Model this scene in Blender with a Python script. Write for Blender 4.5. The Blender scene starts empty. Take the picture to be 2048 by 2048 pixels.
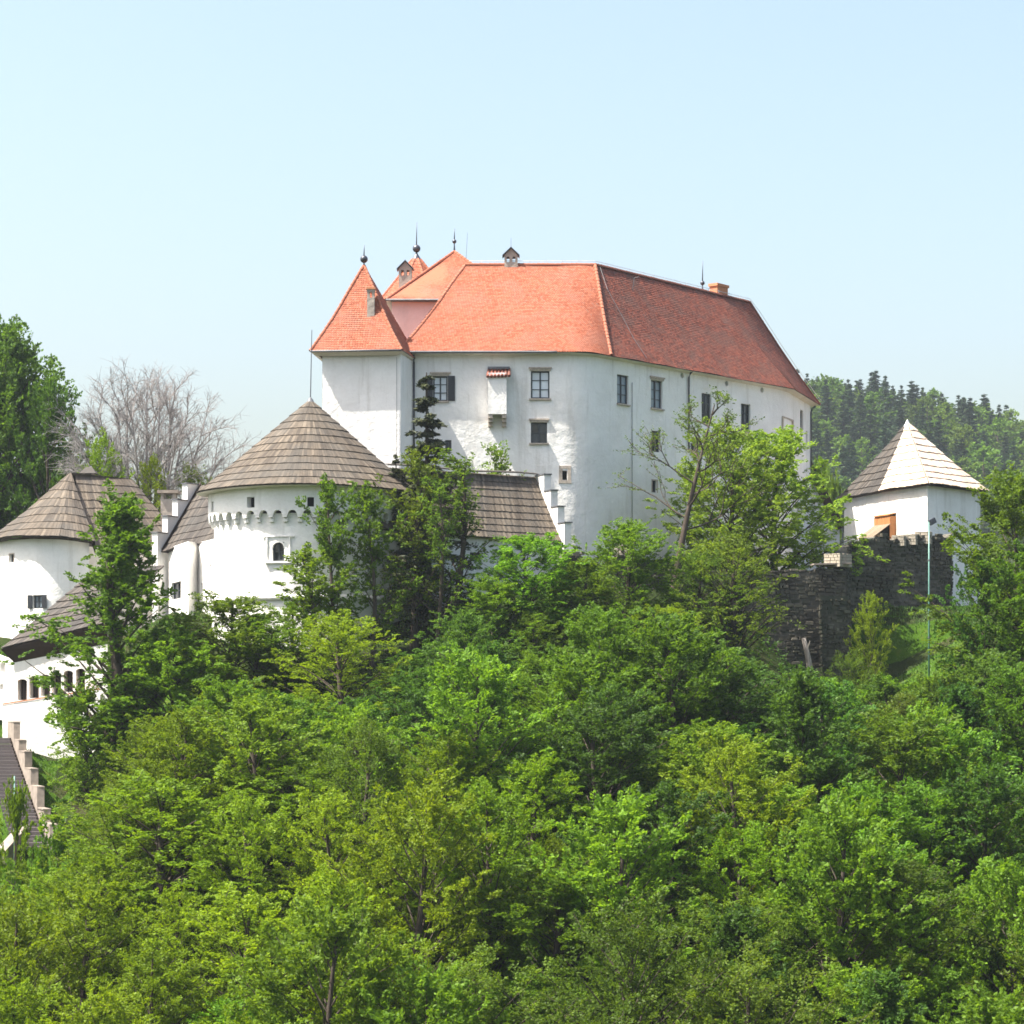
import bpy, math, random
import numpy as np
from mathutils import Vector, Matrix, noise

# ------------------------------------------------------------------ camera, sky, sun, exposure
S = bpy.context.scene
COL = S.collection
F, CX, HY = 4800.0, 1024.0, 1400.0      # focal length and horizon in photograph pixels (2048 wide)
cam_d = bpy.data.cameras.new("camera")
cam_d.sensor_width = 36.0
cam_d.lens = 36.0 * F / 2048.0
cam_d.shift_y = (HY - 1024.0) / 2048.0
cam_d.clip_start, cam_d.clip_end = 0.5, 12000.0
cam = bpy.data.objects.new("camera", cam_d)
cam.rotation_euler = (math.radians(90), 0, 0)
COL.objects.link(cam)
S.camera = cam

SUN_DIR = Vector((-0.51, -0.15, 0.92)).normalized()     # towards the sun
SUN_EL = math.asin(SUN_DIR.z)
SUN_ROT = math.atan2(SUN_DIR.x, SUN_DIR.y)
W = bpy.data.worlds.new("World")
S.world = W
W.use_nodes = True
nt = W.node_tree
sky = nt.nodes.new("ShaderNodeTexSky")
sky.sky_type = 'NISHITA'
sky.sun_disc = False
sky.sun_elevation = SUN_EL
sky.sun_rotation = SUN_ROT
sky.altitude = 300.0
sky.air_density = 1.3
sky.dust_density = 6.0
sky.ozone_density = 0.5
bg = nt.nodes["Background"]
bg.inputs["Strength"].default_value = 0.106
nt.links.new(sky.outputs[0], bg.inputs[0])

sun_d = bpy.data.lights.new("sun", 'SUN')
sun_d.energy = 5.0
sun_d.angle = math.radians(0.53)
sun_d.color = (1.0, 0.95, 0.86)
sun = bpy.data.objects.new("sun", sun_d)
sun.rotation_euler = SUN_DIR.to_track_quat('Z', 'Y').to_euler()
sun.location = (-60, 60, 120)
COL.objects.link(sun)

vs = S.view_settings
vs.view_transform = 'Standard'
vs.look = 'None'
vs.exposure = 1.5
vs.gamma = 1.0
vs.use_curve_mapping = False
S.cycles.max_bounces = 6
S.cycles.diffuse_bounces = 3
S.cycles.glossy_bounces = 2
S.cycles.transmission_bounces = 4
S.cycles.transparent_max_bounces = 6
S.cycles.volume_bounces = 0
S.cycles.filter_width = 1.65
S.cycles.caustics_reflective = False
S.cycles.caustics_refractive = False

# ------------------------------------------------------------------ materials
def mat(name):
    m = bpy.data.materials.new(name)
    m.use_nodes = True
    n = m.node_tree
    return m, n, n.nodes["Principled BSDF"]

def N(n, kind, **kw):
    o = n.nodes.new(kind)
    for k, v in kw.items():
        setattr(o, k, v)
    return o

def ramp(n, fac, stops):
    r = N(n, "ShaderNodeValToRGB")
    e = r.color_ramp.elements
    while len(e) < len(stops):
        e.new(0.5)
    for i, (p, c) in enumerate(stops):
        e[i].position = p
        e[i].color = (c[0], c[1], c[2], 1)
    n.links.new(fac, r.inputs[0])
    return r.outputs[0]

def nz(n, scale, detail=4, rough=0.55, vec=None, stretch=None):
    t = N(n, "ShaderNodeTexNoise")
    t.inputs["Scale"].default_value = scale
    t.inputs["Detail"].default_value = detail
    t.inputs["Roughness"].default_value = rough
    tc = N(n, "ShaderNodeTexCoord")
    src = tc.outputs["Object"]
    if stretch:
        mp = N(n, "ShaderNodeMapping")
        mp.inputs["Scale"].default_value = stretch
        n.links.new(src, mp.inputs[0])
        src = mp.outputs[0]
    n.links.new(src, t.inputs["Vector"])
    return t.outputs["Fac"]

def mix(n, fac, a, b, mode='MIX'):
    m = N(n, "ShaderNodeMix", data_type='RGBA', blend_type=mode)
    for sock, val in ((m.inputs[0], fac), (m.inputs[6], a), (m.inputs[7], b)):
        if hasattr(val, "links") or isinstance(val, bpy.types.NodeSocket):
            n.links.new(val, sock)
        elif isinstance(val, (int, float)):
            sock.default_value = val
        else:
            sock.default_value = (val[0], val[1], val[2], 1)
    return m.outputs[2]

def bump(n, b, h, dist, strength=1.0, prev=None):
    u = N(n, "ShaderNodeBump")
    u.inputs["Distance"].default_value = dist
    u.inputs["Strength"].default_value = strength
    n.links.new(h, u.inputs["Height"])
    if prev:
        n.links.new(prev, u.inputs["Normal"])
    n.links.new(u.outputs[0], b.inputs["Normal"])
    return u.outputs[0]

def island(n):
    return N(n, "ShaderNodeNewGeometry").outputs["Random Per Island"]

def plain(name, c, rough=0.6, metal=0.0, vary=0.25, scale=3.0):
    m, n, b = mat(name)
    f = nz(n, scale, 5)
    col = ramp(n, f, [(0.3, [x * (1 - vary) for x in c]), (0.7, [min(1, x * (1 + vary)) for x in c])])
    n.links.new(col, b.inputs["Base Color"])
    b.inputs["Roughness"].default_value = rough
    b.inputs["Metallic"].default_value = metal
    return m

def plaster(name, hi, lo, stain, amt=0.5):
    m, n, b = mat(name)
    f = nz(n, 0.35, 6, 0.6)
    col = ramp(n, f, [(0.35, lo), (0.6, hi)])
    st = nz(n, 1.0, 5, 0.65, stretch=(1.3, 1.3, 0.16))
    k = ramp(n, st, [(0.53, (0, 0, 0)), (0.78, (amt, amt, amt))])
    col = mix(n, k, col, stain)
    fine = nz(n, 5.0, 4, 0.7)
    col = mix(n, 0.16, col, ramp(n, fine, [(0.3, (0.55, 0.54, 0.52)), (0.7, (0.9, 0.9, 0.9))]), 'MULTIPLY')
    n.links.new(col, b.inputs["Base Color"])
    b.inputs["Roughness"].default_value = 0.9
    b.inputs["Specular IOR Level"].default_value = 0.15
    p = bump(n, b, nz(n, 2.0, 5, 0.65), 0.06, 1.0)
    bump(n, b, nz(n, 14.0, 3, 0.6), 0.006, 1.0, p)
    return m

def pieces(name, stops, rough=0.8, streak=(6, 6, 0.8), streak_amt=0.5, patch=None):
    """tiles, shingles, boards: each piece its own tone, with grain"""
    m, n, b = mat(name)
    col = ramp(n, island(n), stops)
    s = nz(n, 1.0, 4, 0.6, stretch=streak)
    col = mix(n, streak_amt, col, ramp(n, s, [(0.3, (0.45, 0.43, 0.42)), (0.7, (1, 1, 1))]), 'MULTIPLY')
    if patch:
        pf = ramp(n, nz(n, patch[0], 5, 0.6), [(0.45, (0, 0, 0)), (0.65, (patch[2],) * 3)])
        col = mix(n, pf, col, patch[1])
    n.links.new(col, b.inputs["Base Color"])
    b.inputs["Roughness"].default_value = rough
    b.inputs["Specular IOR Level"].default_value = 0.25
    return m

M = {}
HAZE = 0.00011
M['plaster'] = plaster('white_plaster', (0.85, 0.835, 0.805), (0.755, 0.735, 0.70), (0.50, 0.47, 0.42), 0.75)
M['plaster_warm'] = plaster('cream_plaster', (0.76, 0.71, 0.64), (0.66, 0.60, 0.53), (0.5, 0.44, 0.38), 0.4)
M['plaster_bounce'] = plaster('bounce_pink_plaster', (0.78, 0.55, 0.50), (0.70, 0.49, 0.44), (0.55, 0.40, 0.36), 0.35)  # pink is light bounced off the red roof, put into the colour
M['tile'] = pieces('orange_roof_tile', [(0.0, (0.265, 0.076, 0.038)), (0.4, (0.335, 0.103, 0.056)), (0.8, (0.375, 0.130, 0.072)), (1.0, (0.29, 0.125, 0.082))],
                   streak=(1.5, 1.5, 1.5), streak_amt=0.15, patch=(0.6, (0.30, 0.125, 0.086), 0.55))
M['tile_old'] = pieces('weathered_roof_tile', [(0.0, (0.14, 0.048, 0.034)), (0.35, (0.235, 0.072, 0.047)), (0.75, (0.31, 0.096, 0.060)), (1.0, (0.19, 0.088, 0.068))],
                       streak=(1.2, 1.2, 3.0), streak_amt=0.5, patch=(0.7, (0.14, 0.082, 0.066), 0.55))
M['shingle'] = pieces('weathered_shingle', [(0.0, (0.066, 0.053, 0.041)), (0.4, (0.108, 0.087, 0.066)), (0.8, (0.145, 0.118, 0.089)), (1.0, (0.21, 0.172, 0.128))],
                      streak=(5, 5, 0.5), streak_amt=0.55, patch=(0.45, (0.072, 0.067, 0.060), 0.6))
M['shingle_dark'] = pieces('dark_shingle', [(0.0, (0.042, 0.036, 0.032)), (0.5, (0.070, 0.060, 0.052)), (1.0, (0.112, 0.096, 0.080))],
                           streak=(5, 5, 0.5), streak_amt=0.5, patch=(0.5, (0.052, 0.050, 0.047), 0.5))
M['shingle_new'] = pieces('fresh_pale_shingle', [(0.0, (0.40, 0.30, 0.22)), (0.4, (0.52, 0.42, 0.33)), (1.0, (0.62, 0.53, 0.44))],
                          streak=(3, 3, 0.4), streak_amt=0.25, patch=(0.8, (0.50, 0.34, 0.24), 0.4))
M['stone'] = pieces('sunlit_rubble_stone', [(0.0, (0.24, 0.20, 0.155)), (0.4, (0.36, 0.31, 0.25)), (0.8, (0.46, 0.41, 0.33)), (1.0, (0.55, 0.49, 0.41))],
                    streak=(5, 5, 5), streak_amt=0.5, patch=(0.9, (0.15, 0.16, 0.08), 0.5))  # brighter stone copy, carries the sun on the battlements
M['stone_shaded'] = pieces('shade_dark_mossy_stone', [(0.0, (0.040, 0.036, 0.029)), (0.4, (0.080, 0.072, 0.056)), (0.8, (0.118, 0.107, 0.083)), (1.0, (0.175, 0.157, 0.122))],
                         streak=(2.5, 2.5, 0.5), streak_amt=0.5, patch=(0.6, (0.030, 0.040, 0.022), 0.6))  # mossy, and base darkened to carry the wall's shade
M['mortar_shaded'] = plain('shade_darkened_mortar', (0.095, 0.087, 0.07), 0.95, vary=0.35, scale=5)  # mortar darkened along with the shaded wall face
M['mortar'] = plain('old_mortar', (0.20, 0.18, 0.155), 0.95, vary=0.35, scale=5)
M['trim'] = plain('stone_trim', (0.40, 0.34, 0.28), 0.85, vary=0.25, scale=6)
M['stair'] = pieces('dark_stair_stone', [(0.0, (0.06, 0.052, 0.055)), (1.0, (0.15, 0.13, 0.125))], streak=(5, 5, 5), streak_amt=0.3)
M['parapet'] = plain('pale_parapet_stone', (0.24, 0.20, 0.165), 0.9, vary=0.3, scale=2.2)
M['frame'] = plain('black_window_frame', (0.022, 0.028, 0.033), 0.5)
M['dark'] = plain('dark_room', (0.012, 0.012, 0.013), 0.9)
M['shutter'] = plain('black_shutter', (0.018, 0.022, 0.028), 0.6)
M['metal'] = plain('dark_sheet_metal', (0.075, 0.08, 0.095), 0.4, 0.6)
M['lead'] = plain('grey_sheet_metal', (0.12, 0.125, 0.135), 0.6, 0.2)
M['zinc'] = plain('bright_zinc', (0.55, 0.55, 0.56), 0.4, 0.7)
M['wood'] = pieces('old_wood_board', [(0, (0.16, 0.115, 0.08)), (1, (0.30, 0.225, 0.16))], streak=(8, 8, 1), streak_amt=0.5)
M['wood_red'] = pieces('reddish_wood_board', [(0, (0.36, 0.14, 0.05)), (1, (0.52, 0.23, 0.09))], streak=(8, 8, 1), streak_amt=0.4)
M['wood_dark'] = pieces('dark_eave_board', [(0, (0.028, 0.018, 0.014)), (1, (0.055, 0.036, 0.026))], streak=(8, 8, 2), streak_amt=0.4)
M['chimney'] = plaster('grey_chimney_plaster', (0.42, 0.37, 0.32), (0.32, 0.28, 0.24), (0.2, 0.17, 0.15), 0.5)
M['brick'] = pieces('orange_brick', [(0, (0.42, 0.15, 0.07)), (1, (0.62, 0.30, 0.16))], streak=(6, 6, 6), streak_amt=0.4)
M['green_metal'] = plain('green_pole_paint', (0.10, 0.22, 0.19), 0.45, 0.0)
M['terracotta'] = plain('terracotta_sill', (0.50, 0.22, 0.12), 0.8)

def glass(name, c, rough=0.08):
    m, n, b = mat(name)
    n.links.new(ramp(n, nz(n, 1.2, 2), [(0.3, [x * 0.8 for x in c]), (0.7, c)]), b.inputs["Base Color"])
    b.inputs["Roughness"].default_value = rough
    b.inputs["Specular IOR Level"].default_value = 0.6
    bump(n, b, nz(n, 1.5, 2), 0.01, 0.4)
    return m
M['pane_pale'] = glass('curtained_glass', (0.60, 0.66, 0.70))
M['pane_mid'] = glass('half_curtained_glass', (0.17, 0.22, 0.26))
M['pane_dark'] = glass('dark_glass', (0.018, 0.022, 0.026))

def bark(name, a, c):
    m, n, b = mat(name)
    f = nz(n, 1.0, 5, 0.7, stretch=(9, 9, 2))
    n.links.new(ramp(n, f, [(0.3, a), (0.7, c)]), b.inputs["Base Color"])
    b.inputs["Roughness"].default_value = 0.95
    b.inputs["Specular IOR Level"].default_value = 0.1
    return m
M['bark'] = bark('dark_bark', (0.035, 0.028, 0.022), (0.10, 0.08, 0.065))
M['bark_pale'] = bark('pale_birch_bark', (0.13, 0.11, 0.09), (0.42, 0.37, 0.32))
M['bark_grey'] = bark('grey_twig_bark', (0.19, 0.178, 0.172), (0.33, 0.31, 0.30))

def leaf(name, lo, mid, hi, trans, tf=0.38, hue=0.014, val=0.28):
    """leaf: every leaf its own tone, every tree its own shade, light comes through"""
    m, n, b = mat(name)
    col = ramp(n, island(n), [(0.0, lo), (0.5, mid), (1.0, hi)])
    oi = N(n, "ShaderNodeObjectInfo")
    hs = N(n, "ShaderNodeHueSaturation")
    mr = N(n, "ShaderNodeMapRange")
    mr.inputs["To Min"].default_value = 0.5 - hue
    mr.inputs["To Max"].default_value = 0.5 + hue
    n.links.new(oi.outputs["Random"], mr.inputs[0])
    n.links.new(mr.outputs[0], hs.inputs["Hue"])
    wn = N(n, "ShaderNodeTexWhiteNoise", noise_dimensions='1D')
    n.links.new(oi.outputs["Random"], wn.inputs["W"])
    mv = N(n, "ShaderNodeMapRange")
    mv.inputs["To Min"].default_value = 1 - val
    mv.inputs["To Max"].default_value = 1 + val
    n.links.new(wn.outputs["Value"], mv.inputs[0])
    n.links.new(mv.outputs[0], hs.inputs["Value"])
    n.links.new(col, hs.inputs["Color"])
    n.links.new(hs.outputs[0], b.inputs["Base Color"])
    b.inputs["Roughness"].default_value = 0.55
    b.inputs["Specular IOR Level"].default_value = 0.16
    tr = N(n, "ShaderNodeBsdfTranslucent")
    tcol = mix(n, 1.0, hs.outputs[0], trans, 'MULTIPLY')
    n.links.new(tcol, tr.inputs[0])
    ms = N(n, "ShaderNodeMixShader")
    ms.inputs[0].default_value = tf
    n.links.new(b.outputs[0], ms.inputs[1])
    n.links.new(tr.outputs[0], ms.inputs[2])
    n.links.new(ms.outputs[0], n.nodes["Material Output"].inputs["Surface"])
    return m
T2 = (2.2, 2.0, 1.0)
M['leaf_lime'] = leaf('yellow_green_leaf', (0.090, 0.152, 0.005), (0.118, 0.192, 0.007), (0.148, 0.232, 0.011), T2)
M['leaf_mid'] = leaf('mid_green_leaf', (0.066, 0.128, 0.008), (0.092, 0.172, 0.011), (0.124, 0.218, 0.017), T2)
M['leaf_deep'] = leaf('deep_green_and_shade_leaf', (0.029, 0.067, 0.008), (0.047, 0.104, 0.012), (0.073, 0.148, 0.020), T2)  # dark green, darkened further to carry the wood's shade band
M['leaf_olive'] = leaf('olive_green_leaf', (0.056, 0.100, 0.008), (0.076, 0.128, 0.011), (0.102, 0.158, 0.015), T2)
M['leaf_pale'] = leaf('pale_green_leaf', (0.080, 0.150, 0.014), (0.120, 0.210, 0.022), (0.160, 0.260, 0.034), T2)
M['leaf_ivy'] = leaf('dark_ivy_leaf', (0.010, 0.024, 0.006), (0.018, 0.038, 0.010), (0.030, 0.058, 0.014), (1.2, 1.2, 0.9), 0.15)
M['needle_dark'] = leaf('dark_spruce_needle', (0.028, 0.036, 0.016), (0.046, 0.056, 0.024), (0.078, 0.080, 0.032), (1.2, 1.2, 0.9), 0.12)
M['needle_far'] = leaf('far_spruce_needle', (0.020, 0.042, 0.018), (0.034, 0.062, 0.025), (0.050, 0.082, 0.030), (1.2, 1.2, 0.9), 0.12, 0.012, 0.25)
M['leaf_far'] = leaf('far_broadleaf', (0.055, 0.105, 0.012), (0.080, 0.145, 0.018), (0.110, 0.180, 0.024), T2, 0.3, 0.014, 0.3)

def ground_mat():
    m, n, b = mat('hill_ground')
    f = nz(n, 0.25, 6, 0.65)
    c = ramp(n, f, [(0.3, (0.022, 0.028, 0.012)), (0.5, (0.030, 0.045, 0.014)), (0.7, (0.060, 0.055, 0.030))])
    f2 = nz(n, 3.0, 5, 0.7)
    c = mix(n, 0.5, c, ramp(n, f2, [(0.3, (0.4, 0.4, 0.4)), (0.7, (1, 1, 1))]), 'MULTIPLY')
    n.links.new(c, b.inputs["Base Color"])
    b.inputs["Roughness"].default_value = 1.0
    b.inputs["Specular IOR Level"].default_value = 0.0
    bump(n, b, f2, 0.15)
    return m
M['ground'] = ground_mat()
def lawn_mat():
    m, n, b = mat('shade_darkened_bank')
    c = ramp(n, nz(n, 0.8, 6, 0.7), [(0.3, (0.028, 0.060, 0.007)), (0.55, (0.045, 0.090, 0.010)), (0.75, (0.085, 0.095, 0.024))])  # greens darkened to stand in for shade on the bank
    n.links.new(c, b.inputs["Base Color"])
    b.inputs["Roughness"].default_value = 1.0
    b.inputs["Specular IOR Level"].default_value = 0.0
    bump(n, b, nz(n, 9.0, 4, 0.7), 0.08)
    return m
M['lawn'] = lawn_mat()
def grass_mat():
    m, n, b = mat('grass_blade')
    c = ramp(n, island(n), [(0, (0.040, 0.095, 0.008)), (0.6, (0.062, 0.130, 0.012)), (1, (0.095, 0.155, 0.020))])  # blades darkened as well, for the bank's shade
    n.links.new(c, b.inputs["Base Color"])
    b.inputs["Roughness"].default_value = 0.7
    return m
M['grass'] = grass_mat()

# ------------------------------------------------------------------ building blocks
ORG = {}
def U(px, py, d):
    """point of the place that stands at depth d where photograph pixel (px, py) looks"""
    return Vector(((px - CX) / F * d, d, (HY - py) / F * d))

def thing(name, label, cat, loc, group=None):
    o = bpy.data.objects.new(name, None)
    o.empty_display_size = 0.5
    o.location = loc
    o['label'] = label
    o['category'] = cat
    if group:
        o['group'] = group
    COL.objects.link(o)
    ORG[o.name] = Vector(loc)
    return o

class MB:
    def __init__(s):
        s.v, s.f, s.mi = [], [], []
    def add(s, vs, fs, mi=0):
        k = len(s.v)
        s.v.extend([Vector(p) for p in vs])
        s.f.extend([[i + k for i in f] for f in fs])
        s.mi.extend([mi] * len(fs))
    def quad(s, a, b, c, d, mi=0):
        s.add([a, b, c, d], [[0, 1, 2, 3]], mi)
    def tri(s, a, b, c, mi=0):
        s.add([a, b, c], [[0, 1, 2]], mi)
    def box(s, c, x, y, z, mi=0):
        """centre and three half-axis vectors"""
        c, x, y, z = Vector(c), Vector(x), Vector(y), Vector(z)
        vs = [c + a * x + b * y + e * z for e in (-1, 1) for a, b in ((-1, -1), (1, -1), (1, 1), (-1, 1))]
        s.add(vs, [[3, 2, 1, 0], [4, 5, 6, 7], [0, 1, 5, 4], [1, 2, 6, 5], [2, 3, 7, 6], [3, 0, 4, 7]], mi)
    def abox(s, x0, x1, y0, y1, z0, z1, mi=0):
        s.box(((x0 + x1) / 2, (y0 + y1) / 2, (z0 + z1) / 2), ((x1 - x0) / 2, 0, 0), (0, (y1 - y0) / 2, 0), (0, 0, (z1 - z0) / 2), mi)
    def tube(s, pts, radii, n=8, cap=True, mi=0):
        pts = [Vector(p) for p in pts]
        if not hasattr(radii, '__len__'):
            radii = [radii] * len(pts)
        k = len(s.v)
        for i, p in enumerate(pts):
            d = (pts[min(i + 1, len(pts) - 1)] - pts[max(i - 1, 0)])
            if d.length < 1e-9:
                d = Vector((0, 0, 1))
            d.normalize()
            a = d.orthogonal() if abs(d.z) > 0.9 else d.cross(Vector((0, 0, 1)))
            if abs(d.z) > 0.9:
                a = Vector((1, 0, 0)) - d * d.x
            a.normalize()
            b = d.cross(a)
            for j in range(n):
                t = 2 * math.pi * j / n
                s.v.append(p + (a * math.cos(t) + b * math.sin(t)) * radii[i])
        for i in range(len(pts) - 1):
            for j in range(n):
                j2 = (j + 1) % n
                s.f.append([k + i * n + j, k + i * n + j2, k + (i + 1) * n + j2, k + (i + 1) * n + j])
                s.mi.append(mi)
        if cap:
            s.f.append([k + j for j in range(n)][::-1]); s.mi.append(mi)
            s.f.append([k + (len(pts) - 1) * n + j for j in range(n)]); s.mi.append(mi)
    def lathe(s, c, prof, n=16, mi=0, a0=0.0):
        c = Vector(c)
        k = len(s.v)
        for r, z in prof:
            for j in range(n):
                t = a0 + 2 * math.pi * j / n
                s.v.append(c + Vector((r * math.cos(t), r * math.sin(t), z)))
        for i in range(len(prof) - 1):
            for j in range(n):
                j2 = (j + 1) % n
                s.f.append([k + i * n + j, k + i * n + j2, k + (i + 1) * n + j2, k + (i + 1) * n + j]); s.mi.append(mi)
    def ball(s, c, r, n=14, m=8, mi=0):
        s.lathe(c, [(max(0.001, r * math.sin(math.pi * i / m)), -r * math.cos(math.pi * i / m)) for i in range(m + 1)], n, mi)
    def grid(s, P, ns, nv, mi=0):
        k = len(s.v)
        for j in range(nv + 1):
            for i in range(ns + 1):
                s.v.append(Vector(P(i / ns, j / nv)))
        for j in range(nv):
            for i in range(ns):
                a = k + j * (ns + 1) + i
                s.f.append([a, a + 1, a + ns + 2, a + ns + 1]); s.mi.append(mi)
    def mesh(s, name, mats, org=Vector((0, 0, 0)), smooth=False):
        me = bpy.data.meshes.new(name)
        me.from_pydata([tuple(p - org) for p in s.v], [], s.f)
        for m_ in (mats if isinstance(mats, (list, tuple)) else [mats]):
            me.materials.append(m_)
        if len(me.polygons):
            me.polygons.foreach_set("material_index", s.mi)
            me.polygons.foreach_set("use_smooth", [smooth] * len(me.polygons))
        me.update()
        return me

def part(mb, name, mats, parent=None, smooth=False, label=None, kind=None, tag=None):
    org = ORG[parent.name] if parent else Vector((0, 0, 0))
    o = bpy.data.objects.new(name, mb.mesh(name, mats, org, smooth))
    COL.objects.link(o)
    if parent:
        o.parent = parent
    ORG[o.name] = org
    if label: o['label'] = label
    if kind: o['kind'] = kind
    if tag:
        o['label'], o['category'] = tag[0], tag[1]
        if len(tag) > 2: o['group'] = tag[2]
    return o

def inst(me, name, parent, world):
    """a piece that shares its mesh with others; world = its matrix in the scene"""
    o = bpy.data.objects.new(name, me)
    COL.objects.link(o)
    o.parent = parent
    o.matrix_basis = Matrix.Translation(-ORG[parent.name]) @ world
    ORG[o.name] = ORG[parent.name]
    return o

def frame_mat(p, x, z):
    x = Vector(x).normalized()
    y = Vector(z).cross(x).normalized()
    z = x.cross(y)
    m = Matrix((x, y, z)).transposed().to_4x4()
    m.translation = p
    return m

def rnd(a, b):
    return a + (b - a) * random.random()

# ------------------------------------------------------------------ plan paths and walls
def bez(a, c, b, n=10):
    a, c, b = Vector(a), Vector(c), Vector(b)
    return [a * (1 - t) ** 2 + c * 2 * t * (1 - t) + b * t * t for t in [i / n for i in range(n + 1)]]

class Path:
    def __init__(s, pts, closed=False):
        p = [Vector((q[0], q[1])) for q in pts]
        if closed:
            p.append(p[0].copy())
        s.p = p
        s.t = [0.0]
        for a, b in zip(p, p[1:]):
            s.t.append(s.t[-1] + (b - a).length)
        s.L = s.t[-1]
    def at(s, t):
        t = min(max(t, 0), s.L)
        for i in range(len(s.p) - 1):
            if t <= s.t[i + 1] + 1e-9:
                f = (t - s.t[i]) / max(1e-9, s.t[i + 1] - s.t[i])
                return s.p[i].lerp(s.p[i + 1], f)
        return s.p[-1].copy()
    def tan(s, t, e=0.05):
        return (s.at(min(t + e, s.L)) - s.at(max(t - e, 0))).normalized()
    def nrm(s, t, e=0.05):
        d = s.tan(t, e)
        return Vector((d.y, -d.x))
    def find(s, px, guess=None):
        """arc length of the nearest path point seen at picture column px"""
        best = None
        n = int(s.L / 0.02) + 2
        for i in range(n):
            t = s.L * i / (n - 1)
            q = s.at(t)
            e = abs(CX + q.x / q.y * F - px)
            if e < 1.2 and s.nrm(t).dot(q) < 0:
                if best is None or q.y < best[1] - 0.5 or (abs(q.y - best[1]) < 0.5 and e < best[2]):
                    best = (t, q.y, e)
        if best is None:
            raise ValueError("no wall at column %s" % px)
        return best[0]
    def zof(s, t, py):
        return (HY - py) / F * s.at(t).y

def wall(mb, path, z0, z1, holes=(), step=0.55, off=None, rough=0.02, dep=0.3, t0=0, t1=None, mi=0, seed=0.0):
    """upright wall over a plan path, with real openings (ta, tb, za, zb) and their reveals"""
    t1 = path.L if t1 is None else t1
    def cuts(lo, hi, marks):
        c = sorted(set([lo, hi] + [m for m in marks if lo < m < hi]))
        out = [c[0]]
        for a, b in zip(c, c[1:]):
            k = max(1, int(round((b - a) / step)))
            out += [a + (b - a) * i / k for i in range(1, k + 1)]
        return out
    zt = z1 if callable(z1) else (lambda t: z1)
    ts = cuts(t0, t1, [h[0] for h in holes] + [h[1] for h in holes] + list(path.t))
    zlo, zhi = z0, max(zt(t) for t in ts)
    zs = cuts(zlo, zhi, [h[2] for h in holes] + [h[3] for h in holes])
    def pt(t, z, back=0.0):
        q, nn = path.at(t), path.nrm(t)
        o = (off(z) if off else 0.0)
        near = any(h[0] - 0.3 < t < h[1] + 0.3 and h[2] - 0.3 < z < h[3] + 0.3 for h in holes)
        if rough and not near:
            o += rough * noise.noise(Vector((q.x * 0.55, q.y * 0.55, z * 0.5 + seed))) + 0.5 * rough * noise.noise(Vector((q.x * 1.7, q.y * 1.7, z * 1.5 + seed)))
        q = q + nn * (o - back)
        return Vector((q.x, q.y, min(z, zt(t))))
    k = len(mb.v)
    nt_ = len(ts)
    for z in zs:
        for t in ts:
            mb.v.append(pt(t, z))
    for j in range(len(zs) - 1):
        for i in range(nt_ - 1):
            tc, zc = (ts[i] + ts[i + 1]) / 2, (zs[j] + zs[j + 1]) / 2
            if any(h[0] < tc < h[1] and h[2] < zc < h[3] for h in holes):
                continue
            if zs[j] >= zt(ts[i]) - 1e-6 and zs[j] >= zt(ts[i + 1]) - 1e-6:
                continue
            a = k + j * nt_ + i
            mb.f.append([a, a + 1, a + nt_ + 1, a + nt_]); mb.mi.append(mi)
    for h in holes:
        d = h[4] if len(h) > 4 else dep
        c = [pt(h[0], h[2]), pt(h[1], h[2]), pt(h[1], h[3]), pt(h[0], h[3])]
        tm = (h[0] + h[1]) / 2
        nn = path.nrm(tm)
        b = [p - Vector((nn.x, nn.y, 0)) * d for p in c]
        for i in range(4):
            j = (i + 1) % 4
            mb.quad(c[i], c[j], b[j], b[i], mi)

class Openings:
    """windows of one wall: first collected as holes, then built"""
    def __init__(s, path):
        s.path, s.holes, s.todo = path, [], []
    def add(s, px0, px1, py0, py1, **kw):
        t0, t1 = s.path.find(px0), s.path.find(px1)
        tm = (t0 + t1) / 2
        h = (t0, t1, s.path.zof(tm, py1), s.path.zof(tm, py0), kw.get('dep', 0.3))
        s.holes.append(h)
        s.todo.append((h, kw))
        return h
    def build(s, parent):
        for h, kw in s.todo:
            make_window(parent, s.path, h, **kw)

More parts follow.
